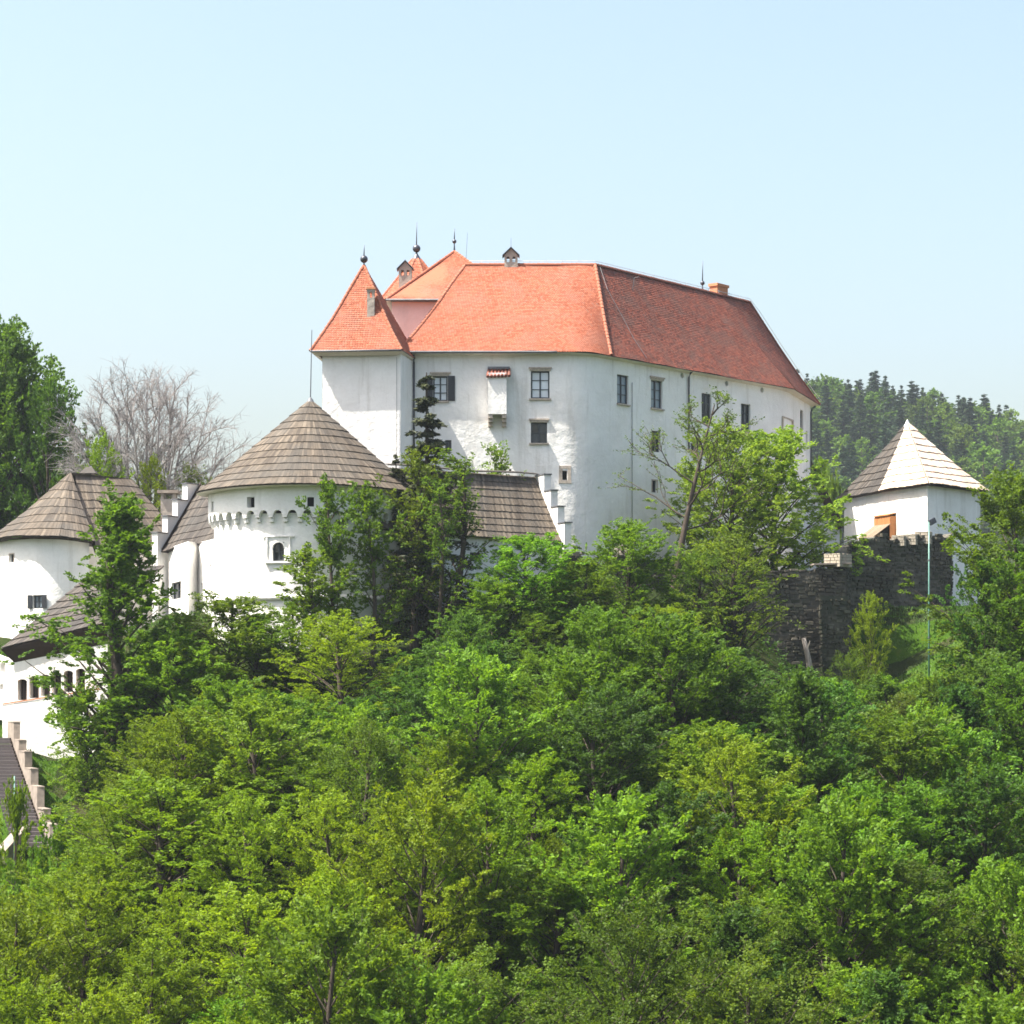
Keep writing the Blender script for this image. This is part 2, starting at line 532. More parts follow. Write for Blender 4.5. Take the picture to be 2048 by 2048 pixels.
def make_window(parent, path, h, cols=2, rows=3, glass='pane_pale', lintel=0, sill=0, shutters=(), dep=0.3, frame_w=0.095, arch=False, grille=False, setback=0.19, surround=0, label=None, frame='frame'):
    t0, t1, z0, z1 = h[:4]
    tm = (t0 + t1) / 2
    a, b = path.at(t0), path.at(t1)
    x = (b - a); w = x.length; x = Vector((x.x, x.y, 0)).normalized()
    y = Vector((x.y, -x.x, 0))          # outwards
    z = Vector((0, 0, 1))
    mid = (a + b) / 2
    c = Vector((mid.x, mid.y, (z0 + z1) / 2))
    hh = z1 - z0
    q = lambda u, out, v: c + x * u + y * out + z * v
    fr = MB()
    # backing of the dark room behind, then the frame
    fr.box(q(0, -dep - 0.03, 0), x * (w / 2 + 0.02), y * 0.02, z * (hh / 2 + 0.02), 1)
    if frame_w > 0:
        fw = frame_w
        for sgn in (-1, 1):
            fr.box(q(sgn * (w / 2 - fw / 2), -setback, 0), x * (fw / 2), y * 0.04, z * (hh / 2))
            fr.box(q(0, -setback, sgn * (hh / 2 - fw / 2)), x * (w / 2 - fw), y * 0.04, z * (fw / 2))
        for i in range(1, cols):
            fr.box(q(-w / 2 + w * i / cols, -setback, 0), x * (0.05 if cols == 2 else 0.025), y * 0.045, z * (hh / 2 - fw))
        for j in range(1, rows):
            fr.box(q(0, -setback + 0.005, -hh / 2 + hh * j / rows), x * (w / 2 - fw), y * 0.03, z * 0.024)
    o = part(fr, 'window', [M[frame], M['dark']], parent, label=label)
    if glass:
        cw, ch = (w - 2 * frame_w) / cols, (hh - 2 * frame_w) / rows
        for i in range(cols):
            for j in range(rows):
                p = MB()
                tilt = rnd(-0.008, 0.008)
                cc = q(-w / 2 + frame_w + cw * (i + 0.5), -setback - 0.02, -hh / 2 + frame_w + ch * (j + 0.5))
                p.box(cc, x * (cw / 2) + y * tilt, y * 0.008, z * (ch / 2) + y * rnd(-0.008, 0.008))
                part(p, 'pane', M[glass], o)
    if grille:
        for i in range(1, 4):
            g = MB()
            g.tube([q(-w / 2 + w * i / 4, -0.04, -hh / 2), q(-w / 2 + w * i / 4, -0.04, hh / 2)], 0.018, 5)
            part(g, 'bar', M['frame'], o)
    if lintel:
        l = MB()
        l.box(q(0, 0.03, hh / 2 + 0.075 + 0.02), x * (w / 2 + 0.02 + lintel * 0.4), y * 0.05, z * 0.075)
        l.box(q(0, 0.055, hh / 2 + 0.2), x * (w / 2 + lintel), y * 0.085, z * 0.05)
        part(l, 'lintel', M['trim'], o)
    if surround:
        l = MB()
        for sgn in (-1, 1):
            l.box(q(sgn * (w / 2 + surround / 2), 0.012, 0), x * (surround / 2), y * 0.02, z * (hh / 2))
        l.box(q(0, 0.012, hh / 2 + surround / 2), x * (w / 2 + surround), y * 0.021, z * (surround / 2))
        part(l, 'surround', M['trim'], o)
    if sill:
        l = MB()
        l.box(q(0, 0.06, -hh / 2 - 0.055), x * (w / 2 + sill), y * 0.09, z * 0.05)
        part(l, 'sill', M['trim'], o)
    for sgn in shutters:
        l = MB()
        sw = w * 0.5
        cc = q(sgn * (w / 2 + sw / 2 + 0.02), 0.045, 0)
        l.box(cc, x * (sw / 2), y * 0.02, z * (hh / 2))
        for k in range(9):
            l.box(cc + y * 0.026 + z * (-hh / 2 + hh * (k + 0.5) / 9), x * (sw / 2 - 0.05), y * 0.008, z * (hh / 40))
        part(l, 'shutter', M['shutter'], o)
    return o

# ------------------------------------------------------------------ roofs
def polyline(pts):
    pts = [Vector(p) for p in pts]
    L = [0.0]
    for a, b in zip(pts, pts[1:]):
        L.append(L[-1] + (b - a).length)
    def at(s):
        if L[-1] < 1e-6:
            return pts[0].copy()
        t = s * L[-1]
        for i in range(len(pts) - 1):
            if t <= L[i + 1] + 1e-9:
                return pts[i].lerp(pts[i + 1], (t - L[i]) / max(1e-9, L[i + 1] - L[i]))
        return pts[-1].copy()
    return at

def wave(p, amp=0.08):
    return amp * noise.noise(Vector((p.x * 0.45, p.y * 0.45, p.z * 0.35)))

def ruled(bottom, top, sag=0.0):
    B, T = polyline(bottom), polyline(top)
    def P(s, v):
        p = B(s).lerp(T(s), v)
        p.z += wave(p)
        if sag:
            p.z -= sag * math.sin(math.pi * min(1, v)) * (1 - v * 0.5)
        return p
    return P

def slope_len(P):
    return sum((P(0.5, (i + 1) / 8) - P(0.5, i / 8)).length for i in range(8))

def course(mb, P, v0, v1, w, th, over=0.25, jit=0.2, point=0.0, stag=0.0, lift=0.02, ends=(0.0, 1.0), rag=0.0):
    """one course of overlapping tiles or shingles, each a slab of its own"""
    n_s = 12
    L = sum((P((i + 1) / n_s, v0) - P(i / n_s, v0)).length for i in range(n_s))
    n = max(1, int(round(L / w)))
    cuts = [0.0] + [(i + stag + rnd(-jit, jit)) / n for i in range(1 - int(stag > 0), n)] + [1.0]
    cuts = sorted(c for c in cuts if 0 <= c <= 1)
    dv = v1 - v0
    vt = min(1.0, v1 + dv * over)
    for a, b in zip(cuts, cuts[1:]):
        if b - a < 0.15 / n:
            continue
        g = 0.04 * (b - a)
        s0, s1 = a + g, b - g
        v0j = v0 - rnd(0, rag) * dv
        A, Bq, C, D = P(s0, max(v0j, 0) if v0 > 0 else v0j), P(s1, max(v0j, 0) if v0 > 0 else v0j), P(s1, vt), P(s0, vt)
        nn = (Bq - A).cross(D - A)
        if nn.length < 1e-9:
            nn = (Bq - A).cross(C - A)
        if nn.length < 1e-9:
            continue
        nn.normalize()
        if nn.z < 0: nn = -nn
        up = lift + th + rnd(0, th * 0.5)
        A1, B1 = A + nn * up, Bq + nn * up
        C1, D1 = C + nn * lift * 0.6, D + nn * lift * 0.6
        A0, B0 = A + nn * (up - th), Bq + nn * (up - th)
        if point:
            d = (A1 - D1).normalized() * point
            mid1, mid0 = (A1 + B1) / 2 + d, (A0 + B0) / 2 + d
            mb.add([A1, mid1, B1, C1, D1, A0, mid0, B0], [[0, 1, 2, 3, 4], [0, 5, 6, 1], [1, 6, 7, 2]])
        else:
            mb.add([A1, B1, C1, D1, A0, B0], [[0, 1, 2, 3], [0, 4, 5, 1], [1, 5, 2], [0, 3, 4]])

def underlay(mb, P, ns=24, nv=10, drop=0.02, mi=0, top_v=1.0):
    mb.grid(lambda s, v: P(s, v * top_v) - Vector((0, 0, drop)), ns, nv, mi)

def tiled(parent, P, mat_, name='roof_tiles', w=0.175, row=0.165, point=0.035, th=0.022, label=None, jit=0.08):
    n = int(round(slope_len(P) / row))
    mb = MB()
    for j in range(n):
        course(mb, P, j / n, (j + 1) / n, w, th, over=0.4, jit=jit, point=point, stag=0.5 * (j % 2), lift=0.012)
    return part(mb, name, mat_, parent, kind='stuff', label=label)

def shingled(parent, P, n, mat_, w=0.17, th=0.035, name='shingle_course', rag=0.06, label=None, v_top=1.0):
    for j in range(n):
        mb = MB()
        course(mb, P, j / n * v_top, (j + 1) / n * v_top, w, th, over=0.15, jit=0.28, lift=0.03, rag=rag)
        if mb.f:
            part(mb, name, mat_, parent, kind='stuff', label=label)

_ridge_mesh = {}
def ridge_tiles(parent, pts, mat_, r=0.11, L=0.34, name='ridge_tile'):
    """half-round tiles laid one over the other along a ridge or hip, each an object"""
    key = (mat_.name, r, L, name)
    if key not in _ridge_mesh:
        mb = MB()
        n = 6
        for i in range(n):
            a0, a1 = math.pi * (-0.12 + 1.24 * i / n), math.pi * (-0.12 + 1.24 * (i + 1) / n)
            p = lambda a, x, k: Vector((x, math.cos(a) * r * k, math.sin(a) * r * k))
            mb.quad(p(a0, 0, 1.15), p(a1, 0, 1.15), p(a1, L * 1.1, 0.92), p(a0, L * 1.1, 0.92))
            mb.quad(p(a0, 0, 0.8), p(a1, 0, 0.8), p(a1, 0, 1.15), p(a0, 0, 1.15))
        _ridge_mesh[key] = mb.mesh(name, mat_)
    me = _ridge_mesh[key]
    A = polyline(pts)
    tot = sum((Vector(b) - Vector(a)).length for a, b in zip(pts, pts[1:]))
    n = max(1, int(round(tot / L)))
    for i in range(n):
        a, b = A(i / n), A((i + 1) / n)
        d = (b - a)
        m = frame_mat(a + Vector((0, 0, 0.0)), d, Vector((0, 0, 1)))
        m = m @ Matrix.Rotation(rnd(-0.05, 0.05), 4, 'X') @ Matrix.Diagonal((d.length / L, rnd(0.93, 1.07), rnd(0.93, 1.07), 1))
        inst(me, name, parent, m)

def finial(parent, p, r, h0, h1, cone=0.0):
    """ball on a stem with a spike above"""
    p = Vector(p)
    st = MB()
    st.lathe(p, [(0.10 + cone, -0.15), (0.05, h0 * 0.6), (0.04, h0)], 8)
    o = part(st, 'finial', M['metal'], parent, smooth=True)
    b = MB()
    b.ball(p + Vector((0, 0, h0 + r * 0.8)), r)
    part(b, 'ball', M['metal'], o, smooth=True)
    sp = MB()
    z = h0 + r * 1.7
    sp.tube([p + Vector((0, 0, z - 0.05)), p + Vector((0.01, 0, z + h1 * 0.5)), p + Vector((0.03, 0, z + h1))], [0.045, 0.03, 0.012], 6)
    part(sp, 'spike', M['metal'], o, smooth=True)
    return o

def rod(parent, a, b, r=0.02, name='lightning_rod', m='metal'):
    mb = MB()
    mb.tube([a, b], [r, r * 0.6], 5)
    return part(mb, name, M[m], parent)

# ------------------------------------------------------------------ the hill
random.seed(7)
def sm(a, b, x):
    t = min(1, max(0, (x - a) / (b - a)))
    return t * t * (3 - 2 * t)
PROF = [(-400, -3), (-50, -2.5), (0, -2), (10, -4), (25, -11), (50, -30), (80, -31.5), (95, -24), (110, -15.5), (125, -7), (140, 1.0), (150, 6.3),
        (158, 9.3), (175, 10.3), (200, 8), (240, -4), (300, -14), (420, -16), (6000, -16)]
def prof(y):
    for (a, u), (b, v) in zip(PROF, PROF[1:]):
        if y <= b:
            t = max(0, (y - a) / (b - a))
            return u + (v - u) * t
    return PROF[-1][1]
STAIR_A, STAIR_B = U(12, 1488, 138.5), U(84, 1700, 127.5)     # middle line of the stone stair
def hill(x, y):
    z = (prof(y - 3) + prof(y) * 2 + prof(y + 3)) / 4
    k = sm(14, 28, abs(x))
    near = sm(200, 172, y) * sm(60, 100, y)
    z -= (5.2 if x < 0 else 3.4) * k * near
    z -= 6.3 * math.exp(-((x - 21.0) / 8.5) ** 2) * sm(164.6, 160.8, y) * sm(112, 138, y)
    # hillside falls away far out to the sides
    z -= 0.28 * max(0, abs(x) - 60) * sm(320, 200, y) * sm(60, 110, y)
    z = max(z, -34) if y < 420 else z
    # the wooded hill behind, to the right
    hx, hy = 100.0, 820.0
    dx = (x - hx)
    g = math.exp(-(dx / (115.0 if dx < 0 else 420.0)) ** 2)
    z2 = 108.0 * g * (sm(380, hy, y) if y < hy else sm(1700, hy, y))
    z2 -= 17 * sm(0, 110, dx) * sm(380, hy, y) * sm(1700, hy, y)
    z = z + max(0, z2)
    z += 0.5 * noise.noise(Vector((x * 0.09, y * 0.09, 3.0))) * sm(5, 40, y)
    # ground follows the stair
    a, b = STAIR_A, STAIR_B
    t = ((y - a.y) / (b.y - a.y))
    if -0.3 < t < 1.4:
        tc = min(max(t, -0.1), 1.15)
        sx, sz = a.x + (b.x - a.x) * tc, a.z + (b.z - a.z) * tc
        wgt = math.exp(-((x - sx) / 3.2) ** 2) * sm(-0.3, -0.05, t) * sm(1.4, 1.1, t)
        z = z * (1 - wgt) + (sz - 0.35) * wgt
    return z

def axis(parts):
    out = [parts[0][0]]
    for a, b, stp in parts:
        n = max(1, int(round((b - a) / stp)))
        out += [a + (b - a) * i / n for i in range(1, n + 1)]
    return out
gx = axis([(-2500, -1000, 500), (-1000, -200, 80), (-200, -60, 10), (-60, 60, 1.6), (60, 260, 8), (260, 1000, 60), (1000, 2500, 500)])
gy = axis([(-300, -60, 60), (-60, 80, 5), (80, 210, 1.6), (210, 1000, 15), (1000, 1900, 90), (1900, 4000, 700)])
g = MB()
for y in gy:
    for x in gx:
        g.v.append(Vector((x, y, hill(x, y))))
for j in range(len(gy) - 1):
    for i in range(len(gx) - 1):
        a = j * len(gx) + i
        g.f.append([a, a + 1, a + len(gx) + 1, a + len(gx)]); g.mi.append(0)
o = part(g, 'ground', M['ground'], None, smooth=True, kind='structure')

lw = MB()
for x0, x1, y0, y1 in ((-33.5, -19.5, 124.0, 150.0), (20.6, 31.5, 146.0, 164.0)):
    nx, ny = int((x1 - x0) / 0.8), int((y1 - y0) / 0.8)
    lw.grid(lambda a, b: Vector((x0 + (x1 - x0) * a, y0 + (y1 - y0) * b, hill(x0 + (x1 - x0) * a, y0 + (y1 - y0) * b) + 0.05 - 0.35 * (min(a, b, 1 - a, 1 - b) < 0.01))), nx, ny)
part(lw, 'lawn', M['lawn'], None, smooth=True, kind='structure')

# ------------------------------------------------------------------ the palace
ZE, ZR = 23.17, 30.27
front = bez((3.3, 160.1), (4.88, 160.1), (5.906, 161.327), 16)
soft = bez((19.5, 177.6), (20.45, 178.75), (20.75, 179.8), 5)
WP = Path([(-9, 160.1)] + [tuple(p) for p in front] + [tuple(p) for p in soft] + [(23.35, 187.6), (15.8, 192), (2.2, 174.6), (-6.9, 174.6), (-9, 174.6)], True)
palace = thing('castle_palace', 'big white palace under a steep red tiled roof crowning the hill', 'castle', (6, 168, 9.8))
ow = Openings(WP)
ow.add(866, 895, 752, 802, shutters=(-1, 1), lintel=0.22, sill=0.1, label='wide window between open black shutters')
ow.add(1062, 1099, 742, 797, lintel=0.15, sill=0.12, label='six pane window above the dark square one')
ow.add(1062, 1094, 845, 886, glass='pane_dark', rows=2, lintel=0.15, sill=0.12, label='dark square window under a stone hood')
ow.add(1123, 1134, 941, 960, glass=None, frame_w=0, dep=0.5, label='small splayed loophole low on the rounded corner')
ow.add(890, 903, 880, 903, glass='pane_dark', rows=2, label='low dark window behind the spruce')
ow.add(1018, 1023, 938, 943, glass=None, frame_w=0)
ow.add(1234, 1257, 750, 808, rows=3, glass='pane_mid', sill=0.05, label='tall window on the shaded side, nearest the corner')
ow.add(1302, 1325, 761, 817, rows=3, glass='pane_mid', lintel=0.15, sill=0.08, label='tall window with a moulded stone hood')
ow.add(1403, 1423, 787, 847, rows=3, glass='pane_dark', grille=True, label='barred window behind the thin tree')
ow.add(1482, 1501, 808, 863, rows=3, glass='pane_dark', sill=0.2, label='dark window with a long stone sill')
ow.add(1303, 1321, 862, 904, rows=2, glass='pane_dark', label='smaller dark window under the hooded one')
ow.add(1381, 1400, 887, 911, rows=1, glass='pane_dark')
ow.add(1304, 1314, 961, 985, glass='pane_dark', rows=1, cols=1, surround=0.08, label='small slit window low on the shaded side')
ow.add(1600.5, 1606.5, 820, 871, glass='pane_dark', rows=3, frame_w=0.05, label='window on the far end wall, seen edge on')
ow.add(1611.5, 1615, 862, 901, glass='pane_dark', rows=2, frame_w=0.05)
oc = []
for px, py in ((1364, 751), (1453, 767), (1524, 780)):
    t = WP.find(px)
    q = WP.at(t)
    r = 6.2 / F * q.y
    zc = WP.zof(t, py)
    oc.append((t, zc, r))
    ow.holes.append((t - r, t + r, zc - r, zc + r, 0.4))
mb = MB()
wall(mb, WP, 7.0, 23.02, ow.holes, step=0.4, rough=0.035)
pw = part(mb, 'wall', M['plaster'], palace, smooth=True)
ow.build(palace)
for t, zc, r in oc:        # round attic openings
    q, nn, tt = WP.at(t), WP.nrm(t), WP.tan(t)
    c = Vector((q.x, q.y, zc)); X = Vector((tt.x, tt.y, 0)); Y = Vector((nn.x, nn.y, 0)); Z = Vector((0, 0, 1))
    mb = MB()
    n = 16
    for i in range(n):
        a0, a1 = 2 * math.pi * i / n, 2 * math.pi * (i + 1) / n
        def ring(a, rr, out): return c + X * (math.cos(a) * rr) + Z * (math.sin(a) * rr) + Y * out
        def sqr(a):
            k = 1.02 / max(abs(math.cos(a)), abs(math.sin(a)))
            return c + X * (math.cos(a) * r * k) + Z * (math.sin(a) * r * k) + Y * 0.012
        mb.quad(ring(a0, r * 0.9, 0.012), ring(a1, r * 0.9, 0.012), sqr(a1), sqr(a0))
        mb.quad(ring(a0, r * 0.9, 0.012), ring(a1, r * 0.9, 0.012), ring(a1, r * 0.9, -0.35), ring(a0, r * 0.9, -0.35))
        mb.tri(ring(a0, r * 0.9, -0.34), ring(a1, r * 0.9, -0.34), c + Y * -0.34, 1)
    part(mb, 'round_opening', [M['plaster'], M['dark']], palace)
# splayed stone surround of the little loophole
t0, t1 = WP.find(1118), WP.find(1142)
q0, q1 = WP.at(t0), WP.at(t1); tm = (t0 + t1) / 2
nn = WP.nrm(tm); Y = Vector((nn.x, nn.y, 0)); X = (Vector((q1.x - q0.x, q1.y - q0.y, 0))).normalized()
c = Vector(((q0.x + q1.x) / 2, (q0.y + q1.y) / 2, WP.zof(tm, 949)))
mb = MB()
wd, hd = (q1 - q0).length / 2, 0.49
for sx in (-1, 1):
    mb.box(c + X * sx * (wd - 0.11) + Y * 0.02, X * 0.11, Y * 0.035, Vector((0, 0, hd - 0.1)))
mb.box(c + Y * 0.02 + Vector((0, 0, hd)), X * wd, Y * 0.04, Vector((0, 0, 0.1)))
mb.box(c + Y * 0.02 - Vector((0, 0, hd)), X * (wd + 0.03), Y * 0.045, Vector((0, 0, 0.1)))
part(mb, 'loophole_surround', M['trim'], palace)
# blind stone frame high on the end of the shaded side
t0, t1 = WP.find(1563), WP.find(1584)
q0, q1 = WP.at(t0), WP.at(t1)
tm = (t0 + t1) / 2
nn = WP.nrm(tm); Y = Vector((nn.x, nn.y, 0)); X = (Vector((q1.x - q0.x, q1.y - q0.y, 0))).normalized()
c = Vector(((q0.x + q1.x) / 2, (q0.y + q1.y) / 2, WP.zof(tm, 849.5)))
mb = MB()
wd = (q1 - q0).length / 2
for sx in (-1, 1):
    mb.box(c + X * sx * (wd - 0.06) + Y * 0.07, X * 0.07, Y * 0.07, Vector((0, 0, 0.5)))
    mb.box(c + Vector((0, 0, sx * 0.45)) + Y * 0.07, X * (wd - 0.05), Y * 0.065, Vector((0, 0, 0.06)))
part(mb, 'blind_frame', M['trim'], palace)

# latrine bay
bay = MB()
bx0, bx1 = (976 - CX) / F * 159.2, (1013 - CX) / F * 159.2
zb0, zb1 = (HY - 828) / F * 159.2, (HY - 753) / F * 159.2
PR = 0.95
bay.abox(bx0, bx1, 160.1 - PR, 160.15, zb0, zb1 + 0.25)
bo = part(bay, 'latrine_bay', M['plaster'], palace, label='small projecting bay with its own tile roof')
Pb = ruled([(bx0 - 0.12, 160.1 - PR - 0.1, zb1 + 0.02), (bx1 + 0.2, 160.1 - PR - 0.1, zb1 + 0.02)], [(bx0 - 0.05, 160.1, zb1 + 0.62), (bx1 + 0.2, 160.1, zb1 + 0.62)])
mb = MB(); underlay(mb, Pb, 2, 2, 0.03)
for i in range(7):      # hollow tiles, each a rounded ridge down the little roof
    x = bx0 - 0.02 + (bx1 - bx0 + 0.2) * i / 6
    s = (x - bx0 + 0.12) / (bx1 - bx0 + 0.32)
    a, b = Pb(s, 0.0), Pb(s, 1.0)
    mb.tube([a + Vector((0, -0.06, 0)), b], [0.10, 0.085], 8)
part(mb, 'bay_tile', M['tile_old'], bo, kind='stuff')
mb = MB()
mb.box((((bx0 + bx1) / 2 + 0.1), 160.0, zb1 + 0.68), ((bx1 - bx0) / 2 + 0.12, 0, 0), (0, 0.14, 0), (0, 0.0, 0.07))
part(mb, 'lead_flashing', M['lead'], bo)
for x in (bx0 + 0.16, bx1 - 0.16):
    mb = MB()
    for k, (dy, dz) in enumerate(((PR * 0.95, 0.26), (PR * 0.7, 0.24), (PR * 0.42, 0.26))):
        zt = zb0 - 0.002 - sum((0.26, 0.24, 0.26)[:k])
        mb.abox(x - 0.15, x + 0.15, 160.1 - dy, 160.12, zt - dz, zt)
    part(mb, 'corbel', M['trim'], bo)

# the main roof
fb = [tuple(p) for p in bez((3.5, 159.52), (5.04, 159.52), (6.2, 160.91), 10)]
eave_pts = [(-7.5, 159.52)] + fb + [(20.0, 177.4), (21.0, 178.7), (21.35, 179.8), (24.1, 188.1)]
EP = Path(eave_pts)
te = EP.find(1222)
def eave(t): 
    q = EP.at(t); return Vector((q.x, q.y, ZE))
R0, R1, R2 = Vector((-3.27, 167, ZR)), Vector((5.78, 167, ZR)), Vector((18.1, 182.7, ZR))
bf = [eave(t) for t in EP.t if t < te] + [eave(te)]
br = [eave(te)] + [eave(t) for t in EP.t if t > te]
P_front = ruled(bf, [R0, R1], 0.22)
def P_right(s, v):
    # the far end of the slope swings round into the end of the ridge
    B, T = polyline(br), polyline([R1, R2])
    sb = s
    p = B(sb).lerp(T(min(1.0, s * 1.12)), v)
    p.z += wave(p)
    p.z -= 0.30 * math.sin(math.pi * v) * (1 - v * 0.5)
    return p
roof = MB()
underlay(roof, P_front, 30, 10, 0.03)
underlay(roof, P_right, 40, 10, 0.03)
E4 = br[-1]; E5 = Vector((16.0, 192.6, ZE)); E6 = Vector((2.0, 175.1, ZE)); E7 = Vector((-7.5, 175.1, ZE)); E0 = bf[0]
for poly in ([E4, E5, R2], [E5, E6, R1, R2], [E6, E7, R0, R1], [E7, E0, R0]):
    roof.add(poly, [list(range(len(poly)))])
# plaster cove under the eave
for i in range(len(EP.t) - 1):
    a, b = eave(EP.t[i]), eave(EP.t[i + 1])
    na, nb = EP.nrm(EP.t[i] + 0.01), EP.nrm(EP.t[i + 1] - 0.01)
    ia, ib = a - Vector((na.x, na.y, 0)) * 0.66, b - Vector((nb.x, nb.y, 0)) * 0.66
    dz = Vector((0, 0, -0.06))
    roof.quad(a + dz, b + dz, ib + Vector((0, 0, -0.2)), ia + Vector((0, 0, -0.2)), 1)
    roof.quad(a + dz, b + dz, b + Vector((0, 0, 0.03)), a + Vector((0, 0, 0.03)), 2)
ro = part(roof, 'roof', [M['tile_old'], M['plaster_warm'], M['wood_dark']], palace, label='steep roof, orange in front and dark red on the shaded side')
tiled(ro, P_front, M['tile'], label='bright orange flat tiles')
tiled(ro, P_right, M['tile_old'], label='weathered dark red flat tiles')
ridge_tiles(ro, [P_front(0, v / 10) for v in range(11)], M['tile'], name='hip_tile')
ridge_tiles(ro, [P_front(1, v / 10) + Vector((0, 0, 0.02)) for v in range(11)], M['tile'], 0.13, name='hip_tile')
ridge_tiles(ro, [R0, R1], M['tile'], 0.13)
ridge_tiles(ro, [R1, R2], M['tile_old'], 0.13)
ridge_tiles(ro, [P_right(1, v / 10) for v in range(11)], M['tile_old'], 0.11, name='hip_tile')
# gutter along the front and the pipes
mb = MB()
mb.tube([eave(EP.t[0]) + Vector((0, -0.09, -0.05))] + [eave(t) + Vector((0, -0.09, -0.05)) for t in [i * 0.5 for i in range(1, 22)]], 0.085, 7)
part(mb, 'gutter', M['lead'], palace, smooth=True)
def pipe(px, py0, py1, path, parent, r=0.065, out=0.12, name='downpipe', m='metal', crook=True):
    t = path.find(px)
    q, nn = path.at(t), path.nrm(t)
    d = q.y
    z0, z1 = (HY - py0) / F * d, (HY - py1) / F * d
    b = Vector((q.x, q.y, 0)) + Vector((nn.x, nn.y, 0)) * out
    pts = [b + Vector((0, 0, z1)), b + Vector((0, 0, z0 - 0.45))]
    if crook:
        pts += [b + Vector((nn.x, nn.y, 0)) * 0.12 + Vector((0, 0, z0 - 0.2)), b + Vector((nn.x, nn.y, 0)) * 0.35 + Vector((0, 0, z0))]
    mb = MB(); mb.tube(pts, r, 7)
    return part(mb, name, M[m], parent, smooth=True)
pipe(828, 712, 1010, WP, palace)
pipe(1375, 742, 905, WP, palace)
pipe(1619.5, 812, 940, WP, palace, out=0.1)
pipe(1263, 752, 1066, WP, palace, r=0.022, out=0.06, name='lightning_cable', crook=False)
# chimneys, finials and rods of the palace roof
def chimney_house(parent, c, w, d, z0, z1, zr, roofm='metal', body='chimney', holes=2):
    """chimney with a little saddle roof and openings under it"""
    mb = MB()
    x, y = c
    h0, h1 = z1 - 0.50, z1 - 0.12
    mb.abox(x - w / 2, x + w / 2, y - d / 2, y + d / 2, z0, h0)
    hw = w * 0.2
    xs = [x - w / 2, x - w * 0.12 - hw, x - w * 0.12, x + w * 0.12, x + w * 0.12 + hw, x + w / 2]
    for a, b in ((0, 1), (2, 3), (4, 5)):
        mb.abox(xs[a], xs[b], y - d / 2, y + d / 2, h0, h1)
    mb.abox(x - w / 2, x + w / 2, y - d / 2, y + d / 2, h1, z1)
    A = [Vector((x - w / 2, y - d / 2, z1)), Vector((x + w / 2, y - d / 2, z1)), Vector((x, y - d / 2, zr - 0.05))]
    B = [p + Vector((0, d, 0)) for p in A]
    mb.add(A + B, [[0, 1, 2], [3, 5, 4]])
    o = part(mb, 'chimney', M[body], parent)
    mb = MB()
    e = 0.14
    for s in (-1, 1):
        a = Vector((x, y, zr)); b = Vector((x + s * (w / 2 + e), y, z1 - 0.08))
        mb.box((a + b) / 2 + Vector((0, 0, 0.03)), (b - a) / 2, (0, d / 2 + e, 0), Vector((0, 0, 0.035)))
    part(mb, 'chimney_roof', M[roofm], o)
    return o
chimney_house(palace, (-0.07, 167.2), 0.92, 0.9, 29.6, (HY - 511) / F * 167, (HY - 497) / F * 167)
rod(palace, (-0.07, 167.2, 31.3), (-0.07, 167.2, 32.2), 0.015)
mb = MB()
cx_, cy_ = (1437 - CX) / F * 180.5, 180.3
X = Vector((0.62, 0.78, 0)) * 0.72; Y = Vector((-0.78, 0.62, 0)) * 0.35
mb.box((cx_, cy_, 30.4), X, Y, (0, 0, 0.75))
mb.box((cx_, cy_, 31.1), X * 1.12, Y * 1.2, (0, 0, 0.10))
part(mb, 'chimney', M['brick'], palace, label='low orange brick chimney')
finial(palace, ((1405 - CX) / F * 178.2, 178.2, ZR + 0.05), 0.17, 0.5, 1.5)
rod(palace, ((931 - CX) / F * 168, 168, 30.2), ((935 - CX) / F * 168, 168, 32.7), 0.014)
mb = MB()
pts = [R0 + Vector((0.3, 0, 0.28)), R1 + Vector((0, 0, 0.28))] + [R1.lerp(R2, i / 6) + Vector((0, 0, 0.28)) for i in range(1, 7)]
mb.tube(pts, 0.018, 5)
mb.tube([R2 + Vector((0, 0, 0.28))] + [P_right(1, 1 - i / 8) + Vector((0.15, -0.1, 0.25)) for i in range(1, 9)], 0.018, 5)
for a, b, n in ((R0, R1, 8), (R1, R2, 14)):
    for i in range(1, n):
        p = a.lerp(b, i / n)
        mb.tube([p, p + Vector((0, 0, 0.36))], 0.014, 4)
part(mb, 'lightning_conductor', M['zinc'], palace)
mb = MB()
pts = [P_right(0.02, 0.99), P_right(0.035, 0.75), P_right(0.075, 0.5), P_right(0.10, 0.25), P_right(0.125, 0.03)]
mb.tube([p + Vector((0.05, -0.05, 0.09)) for p in pts], 0.016, 4)
part(mb, 'roof_cable', M['lead'], palace)
p = P_right(0.17, 0.82)
mb = MB(); mb.tube([p, p + Vector((0.12, -0.15, 0.85))], 0.025, 6); mb.tube([p + Vector((0.12, -0.15, 0.85)), p + Vector((0.45, -0.1, 0.95))], 0.015, 5)
part(mb, 'vent_pipe', M['lead'], palace)

